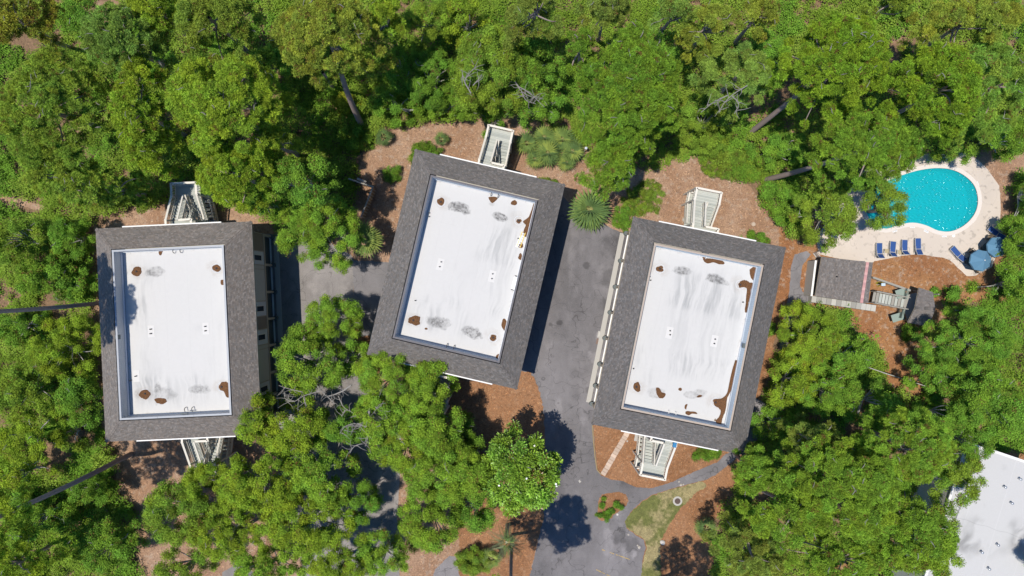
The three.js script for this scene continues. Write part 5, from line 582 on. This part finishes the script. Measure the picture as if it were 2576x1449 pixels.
oak(2355, 1300, 46, 62, 9.5, 'ol', 'olive tree below the thin-crowned fringe at the left edge of the white roof', { gaps: 0.14 });
oak(2612, 1412, 34, 36, 10.5, 'od', 'dark leafy branch tip at the right edge over the big white roof', { gaps: 0.25 });
oak(2384, 742, 34, 30, 3, 'og', 'light green bush just right of the little shelter', { shrub: true });
oak(2290, 832, 28, 22, 2.2, 'bush', 'dark bush below the little shelter', { shrub: true });
oak(2235, 855, 9, 9, 0.8, 'lime', 'tiny green sprig on the mulch clearing', { shrub: true, gaps: 0 });
// shrubs and ground cover
oak(875, 268, 38, 36, 3.2, 'lime', 'vivid lime-green bush right of the leaning pine trunk', { shrub: true, gaps: 0.05 });
oak(845, 212, 36, 32, 3.4, 'oak', 'round green bush left of the leaning pine trunk', { shrub: true, gaps: 0.05 });
oak(825, 300, 28, 24, 2.5, 'og', 'loose green bush below the lime-green one', { shrub: true, gaps: 0.15 });
oak(900, 345, 52, 40, 2.6, 'od', 'dark shrubs round the base of the leaning pine', { shrub: true, gaps: 0.2 });
cover(987, 438, 23, 22, 1.1, 'bush', 'round clipped bush alone on the mulch left of the middle building', { gaps: 0, ragged: 0.15 });
cover(1070, 376, 40, 22, 1.3, 'bush', 'oval bush at the upper left corner of the middle building', { gaps: 0 });
cover(1045, 402, 16, 20, 1.1, 'ol', 'small olive bush below the oval one at the building corner', { gaps: 0 });
cover(1380, 455, 24, 10, 0.8, 'cov', 'low flat bush peeking out at the upper right eave of the middle building', { gaps: 0 });
cover(1620, 500, 68, 46, 0.55, 'cov', 'smooth rounded patch of ground cover above the rightmost building', { gaps: 0, rot: -28, ragged: 0.2 });
cover(1568, 548, 30, 38, 0.7, 'bush', 'dark clipped shrub patch at the top of the concrete apron', { gaps: 0, ragged: 0.2 });
cover(1850, 402, 112, 54, 0.9, 'cov', 'wide ground cover bed above the mulch of the rightmost building', { gaps: 0.02, rot: 8 });
cover(1905, 598, 40, 18, 1.2, 'bush', 'rounded hedge at the upper right corner of the rightmost building', { gaps: 0, rot: 14, ragged: 0.2 });
cover(1778, 1143, 36, 22, 1.0, 'bush', 'glossy hedge under the lower right eave of the rightmost building', { gaps: 0, ragged: 0.2 });
cover(1940, 830, 8, 24, 0.8, 'oak', 'narrow strip of green along the right wall of the rightmost building', { gaps: 0, rot: 14 });
cover(1533, 1077, 10, 4, 0.4, 'lime', 'tiny green weed at the lower left eave of the rightmost building', { gaps: 0 });
for (const [x, y, a, b, l] of [[1519, 1256, 5, 6, 'small dark plant at the top of the planted island'], [1514, 1276, 7, 7, 'dark plant at the left edge of the planted island'], [1556, 1275, 12, 9, 'dark plant at the right of the planted island'], [1536, 1287, 13, 8, 'dark plant in the middle of the planted island'], [1520, 1300, 17, 9, 'widest dark plant at the bottom of the planted island']]) cover(x, y, a, b, 0.7, 'bush', l, { gaps: 0, puff: 0.24, dens: 2, ragged: 0.6, group: 'dark plants on the island' });
cover(2215, 712, 10, 7, 0.5, 'lime', 'bright clump of grass by the fence beside the pool house', { gaps: 0 });
cover(1190, 1415, 52, 40, 2.2, 'ol', 'olive bush at the bottom edge left of the dark palm', { gaps: 0.1 });
// bare forked trunk visible through the canopy near the bottom edge
{ const t = thing('bare_trunk', 'pale bare trunk fork in a dark canopy gap near the bottom edge', 'tree trunk', P(745, 1395, 0)); const b = P(745, 1395, 0); mesh('trunk', limb([v3(0, 0, 0), P(740, 1392, 3).sub(b), P(738, 1388, 5.5).sub(b)], 0.22, 0.14, 8), barkOak, t); for (const [x, y] of [[722, 1402], [758, 1384], [750, 1405]]) mesh('limb', limb([P(740, 1390, 4.5).sub(b), P((x + 740) / 2, (y + 1390) / 2, 5.4).sub(b), P(x, y, 6).sub(b)], 0.11, 0.05, 6), barkOak, t); }
// tall bare pine trunks whose crowns lie outside the picture
for (const [a, b, h1, r, cr, l] of [[[330, 1142], [-60, 1325], 19, 0.26, [3.6, 3.6], 'long slanting bare trunk crossing the lower left corner'], [[296, 758], [-250, 795], 25, 0.22, [2.6, 4.2], 'thin horizontal-looking bare trunk reaching in from the left edge'], [[1287, 1345], [1283, 1590], 20, 0.18, [3.6, 3.6], 'bare trunk at the bottom edge behind the dull feather palm'], [[1628, 1462], [1730, 1700], 18, 0.22, [3.4, 3], 'bare trunk base at the bottom edge by the lawn strip, shading the mulch']]) { const s = P(a[0], a[1], 0), e = P(b[0], b[1], h1); const t = thing('pine_tree', l, 'tree', s, 0, 'bare pine trunks leaning out of the picture'); mesh('trunk', limb([v3(0, 0, 0), s.clone().lerp(e, 0.5).sub(s).add(v3(0, 0, 0.2)), e.clone().sub(s)], r, r * 0.7, 9), barkPine, t); const cc = e.clone().sub(s); const [it] = crownItems('needle', cc.x, cc.y + 2.5, cc.z, cr[0], cr[1], 0, 4, C.yg, rng(Math.round(a[0])), { gaps: 0.22, thin: 0.34 }); instanced('crown', 'needle', it, t, 1); }
{ const p = P(843, 228, 0), e = P(812, 182, 12); const t = thing('pine_tree', 'thin second trunk left of the long leaning trunk, rising into the olive pine', 'tree', p); mesh('trunk', limb([v3(0, 0, 0), p.clone().lerp(e, 0.5).sub(p), e.clone().sub(p)], 0.17, 0.12, 8), barkPine, t); }
// palms
const frondMats = [[0.3, 0.37, 0.08], [0.19, 0.28, 0.07], [0.12, 0.2, 0.06], [0.2, 0.23, 0.12]].map(c => new THREE.MeshPhysicalMaterial({ color: new THREE.Color().setRGB(...c), roughness: 1, specularIntensity: 0.4, transmission: 0.2, thickness: 0, side: THREE.DoubleSide }));
const stalkMat = std(0.34, 0.36, 0.1, 0.7);
function frondGeo(L, seed, kind) { const r = rng(seed), pos = [], nor = []; const tri = (a, b, c) => { const n = b.clone().sub(a).cross(c.clone().sub(a)).normalize(); for (const p of [a, b, c]) { pos.push(p.x, p.y, p.z); nor.push(n.x, n.y, n.z); } };
  const hf = kind === 'dense' ? 0.26 : 0.4, hub = v3(0, 0.05, L * hf); const n = kind === 'feather' ? 34 : 15; for (let k = 0; k < n; k++) { const t = k / (n - 1); let o, d, len; if (kind === 'feather') { const s = k % 2 ? 1 : -1, q = 0.15 + 0.85 * t; o = v3(0, 0.25 * Math.sin(q * 2) - 0.3 * q * q, L * q); d = v3(s * 0.9, -0.2, 0.55).normalize(); len = L * 0.3 * (1.1 - q * 0.7); } else { const a = (t - 0.5) * 3.9 + (r() - 0.5) * 0.08; o = hub; d = v3(Math.sin(a), 0.1, Math.cos(a)).normalize(); len = L * (1 - hf) * (0.75 + 0.3 * Math.cos(a * 0.6)) * (0.9 + 0.2 * r()); }
    const s = d.clone().cross(Yax).normalize().multiplyScalar(len * (kind === 'feather' ? 0.045 : 0.05) + 0.006); const m = o.clone().addScaledVector(d, len * 0.5), e = o.clone().addScaledVector(d, len); e.y -= len * (0.12 + 0.16 * r()); m.y -= len * 0.03; const u = v3(0, 0.02, 0); tri(o, m.clone().add(s).sub(u), m.clone().add(u)); tri(o, m.clone().add(u), m.clone().sub(s).sub(u)); tri(m.clone().add(s).sub(u), e, m.clone().add(u)); tri(m.clone().add(u), e, m.clone().sub(s).sub(u)); }
  const g = new THREE.BufferGeometry(); g.setAttribute('position', new THREE.Float32BufferAttribute(pos, 3)); g.setAttribute('normal', new THREE.Float32BufferAttribute(nor, 3)); return g; }
function palm(x, y, rad, top, n, mats, label, o = {}) { const c = P(x, y, top); const t = thing('palm', label, 'palm', v3(c.x, 0, c.z), 0, o.group); const L = rad * M * (H - top) / H; const r = rng(Math.round(x + y)); mesh('trunk', new THREE.CylinderGeometry(o.tr || 0.13, (o.tr || 0.13) * 1.3, top, 10).translate(0, top / 2, 0), o.kind === 'feather' ? MT.weathered : MT.wood, t); const geos = [0, 1, 2].map(k => frondGeo(L, 20 + k + Math.round(x), o.kind)); const st = bar(v3(0, 0, 0), v3(0, 0.05, L * (o.kind === 'dense' ? 0.28 : 0.42)), 0.035, 0.02);
  for (let k = 0; k < n; k++) { const ring = k / n, yaw = k * 2.4 + (r() - 0.5) * 0.4, pitch = 1.25 - 1.55 * Math.sqrt(ring) + (r() - 0.5) * 0.2; const f = mesh('frond', geos[k % 3], mats[Math.floor(r() * mats.length)], t); f.position.set(0, top - 0.05, 0); f.rotation.set(-pitch, yaw, (r() - 0.5) * 0.3, 'YXZ'); f.scale.setScalar(0.85 + 0.3 * r()); const s = mesh('stalk', st, stalkMat, f); } return t; }
palm(916, 603, 48, 4.6, 20, frondMats.slice(0, 2), 'round yellow-green fan palm at the upper end of the left driveway');
palm(1482, 527, 58, 3.2, 24, [frondMats[1], frondMats[2]], 'big dense fan palm at the top of the asphalt lane', { kind: 'dense' });
[[1325, 360, 32, 1.6, 12, 'fan palmetto nearest the upper staircase of the middle building'], [1345, 400, 30, 1.4, 12, 'palmetto at the lower left of the palmetto clump'], [1370, 345, 34, 1.8, 14, 'palmetto in the upper middle of the clump'], [1378, 385, 36, 1.9, 15, 'largest palmetto in the middle of the clump'], [1415, 350, 34, 1.8, 14, 'palmetto at the upper right of the clump'], [1440, 380, 34, 1.7, 14, 'palmetto at the right end of the clump by the white garden light'], [1425, 408, 26, 1.2, 11, 'small palmetto at the lower right of the clump']].forEach(([x, y, rr, h, n, l]) => palm(x, y, rr, h, n, [frondMats[1], frondMats[2], frondMats[0]], l, { group: 'palmettos above the middle building', tr: 0.08, kind: 'dense' }));
palm(1275, 1365, 48, 5, 18, [frondMats[2], frondMats[3]], 'dull grey-green feather palm in the shade by the bottom of the lane', { kind: 'feather', tr: 0.16 });
palm(1778, 1330, 34, 1.4, 11, [frondMats[2], frondMats[1]], 'palmetto at the right rim of the mulch below the manhole', { tr: 0.08 });
palm(965, 345, 26, 1.2, 9, [frondMats[2]], 'small shaded palmetto by the base of the leaning pine', { tr: 0.07 });
palm(1110, 352, 22, 1.0, 8, [frondMats[2], frondMats[1]], 'small palmetto sprig above the upper left corner of the middle building', { tr: 0.06 });
palm(1235, 1405, 30, 1.6, 11, [frondMats[0], frondMats[1]], 'bushy palmetto at the bottom edge left of the feather palm', { tr: 0.08 });
palm(2005, 862, 22, 1.2, 8, [frondMats[0], frondMats[3]], 'palmetto fan showing at the left rim of the bright tree by the walk', { tr: 0.06 });
// undergrowth: one uncountable mass over the forest floor
{ const r = rng(77), items = []; const pal = [C.od, C.og, C.dk, C.ol, C.bush]; for (let n = 0; n < 30000; n++) { const x = -60 + r() * 2700, y = -60 + r() * 1570; if (!inForest(x, y)) continue; const q = P(x, y); const d0 = fbm(q.x * 0.35 + 50, q.z * 0.35, 3); if (d0 < 0.33) continue; const hgt = 0.3 + 4.2 * (d0 - 0.33) * (0.6 + 0.6 * r()); const c0 = pal[Math.floor(fbm(q.x * 0.25, q.z * 0.25 + 80, 2) * 4.99)]; for (let k = 0; k < 4; k++) { const v = 0.7 + 0.5 * r(); const d = v3(r() - 0.5, 0.6 + r() * 0.6, r() - 0.5).normalize(); items.push({ p: v3(q.x + (r() - 0.5) * 1.1, hgt * (0.5 + 0.5 * r()), q.z + (r() - 0.5) * 1.1), d, a: r() * 6.3, s: 0.9 + 0.8 * r(), c: [c0[0] * v, c0[1] * v, c0[2] * v] }); } }
  const o = instanced('undergrowth', 'leaf', items, scene, 5); o.userData.label = 'dense dark green undergrowth covering the forest floor between the trees'; o.userData.category = 'undergrowth'; }
// dry leaves scattered over mulch and lawn
{ const r = rng(51), g = new THREE.BufferGeometry(); g.setAttribute('position', new THREE.Float32BufferAttribute([-0.07, 0.01, 0, 0, 0.03, 0.03, 0.08, 0.012, 0, -0.07, 0.01, 0, 0.08, 0.012, 0, 0, 0.03, -0.03], 3)); g.computeVertexNormals(); const zones = [[[960, 300], [1230, 290], [1215, 420], [1050, 380], [1000, 560], [900, 560], [890, 480]], [[1300, 300], [1480, 390], [1540, 470], [1420, 470], [1290, 420]], [[1640, 420], [1900, 440], [2000, 620], [1600, 545]], [[1497, 1080], [1880, 1110], [1760, 1170], [1640, 1222], [1505, 1180]], [[2000, 770], [2250, 780], [2230, 960], [2130, 820], [1960, 800]], [[1665, 1360], [1775, 1225], [1790, 1300], [1720, 1449], [1665, 1449]], [[1140, 960], [1330, 945], [1365, 1060], [1360, 1130], [1200, 1120]], [[2200, 662], [2380, 660], [2430, 700], [2400, 740], [2200, 690]]]; const pts = []; while (pts.length < 2600) { const z = zones[Math.floor(r() * zones.length)]; const x = 880 + r() * 1560, y = 280 + r() * 1170; if (inside(z, x, y)) pts.push(P(x, y, 0.02)); }
  const im = shade(new THREE.InstancedMesh(g, new THREE.MeshStandardMaterial({ roughness: 0.9, side: THREE.DoubleSide }), pts.length)); const m = new THREE.Matrix4(), e = new THREE.Euler(), col = new THREE.Color(); pts.forEach((p, i) => { const s = 0.4 + r() * 0.6; m.compose(p, qa.setFromEuler(e.set((r() - 0.5) * 0.4, r() * 6.3, (r() - 0.5) * 0.4)), dummy.scale.set(s, s, s)); im.setMatrixAt(i, m); const k = 0.6 + r() * 0.5; im.setColorAt(i, col.setRGB(0.46 * k, 0.32 * k, 0.18 * k)); }); im.name = 'fallen_leaves'; im.userData = { kind: 'stuff', label: 'dry tan leaves scattered over the mulch beds', category: 'fallen leaves' }; scene.add(im); }

renderer.render(scene, camera);
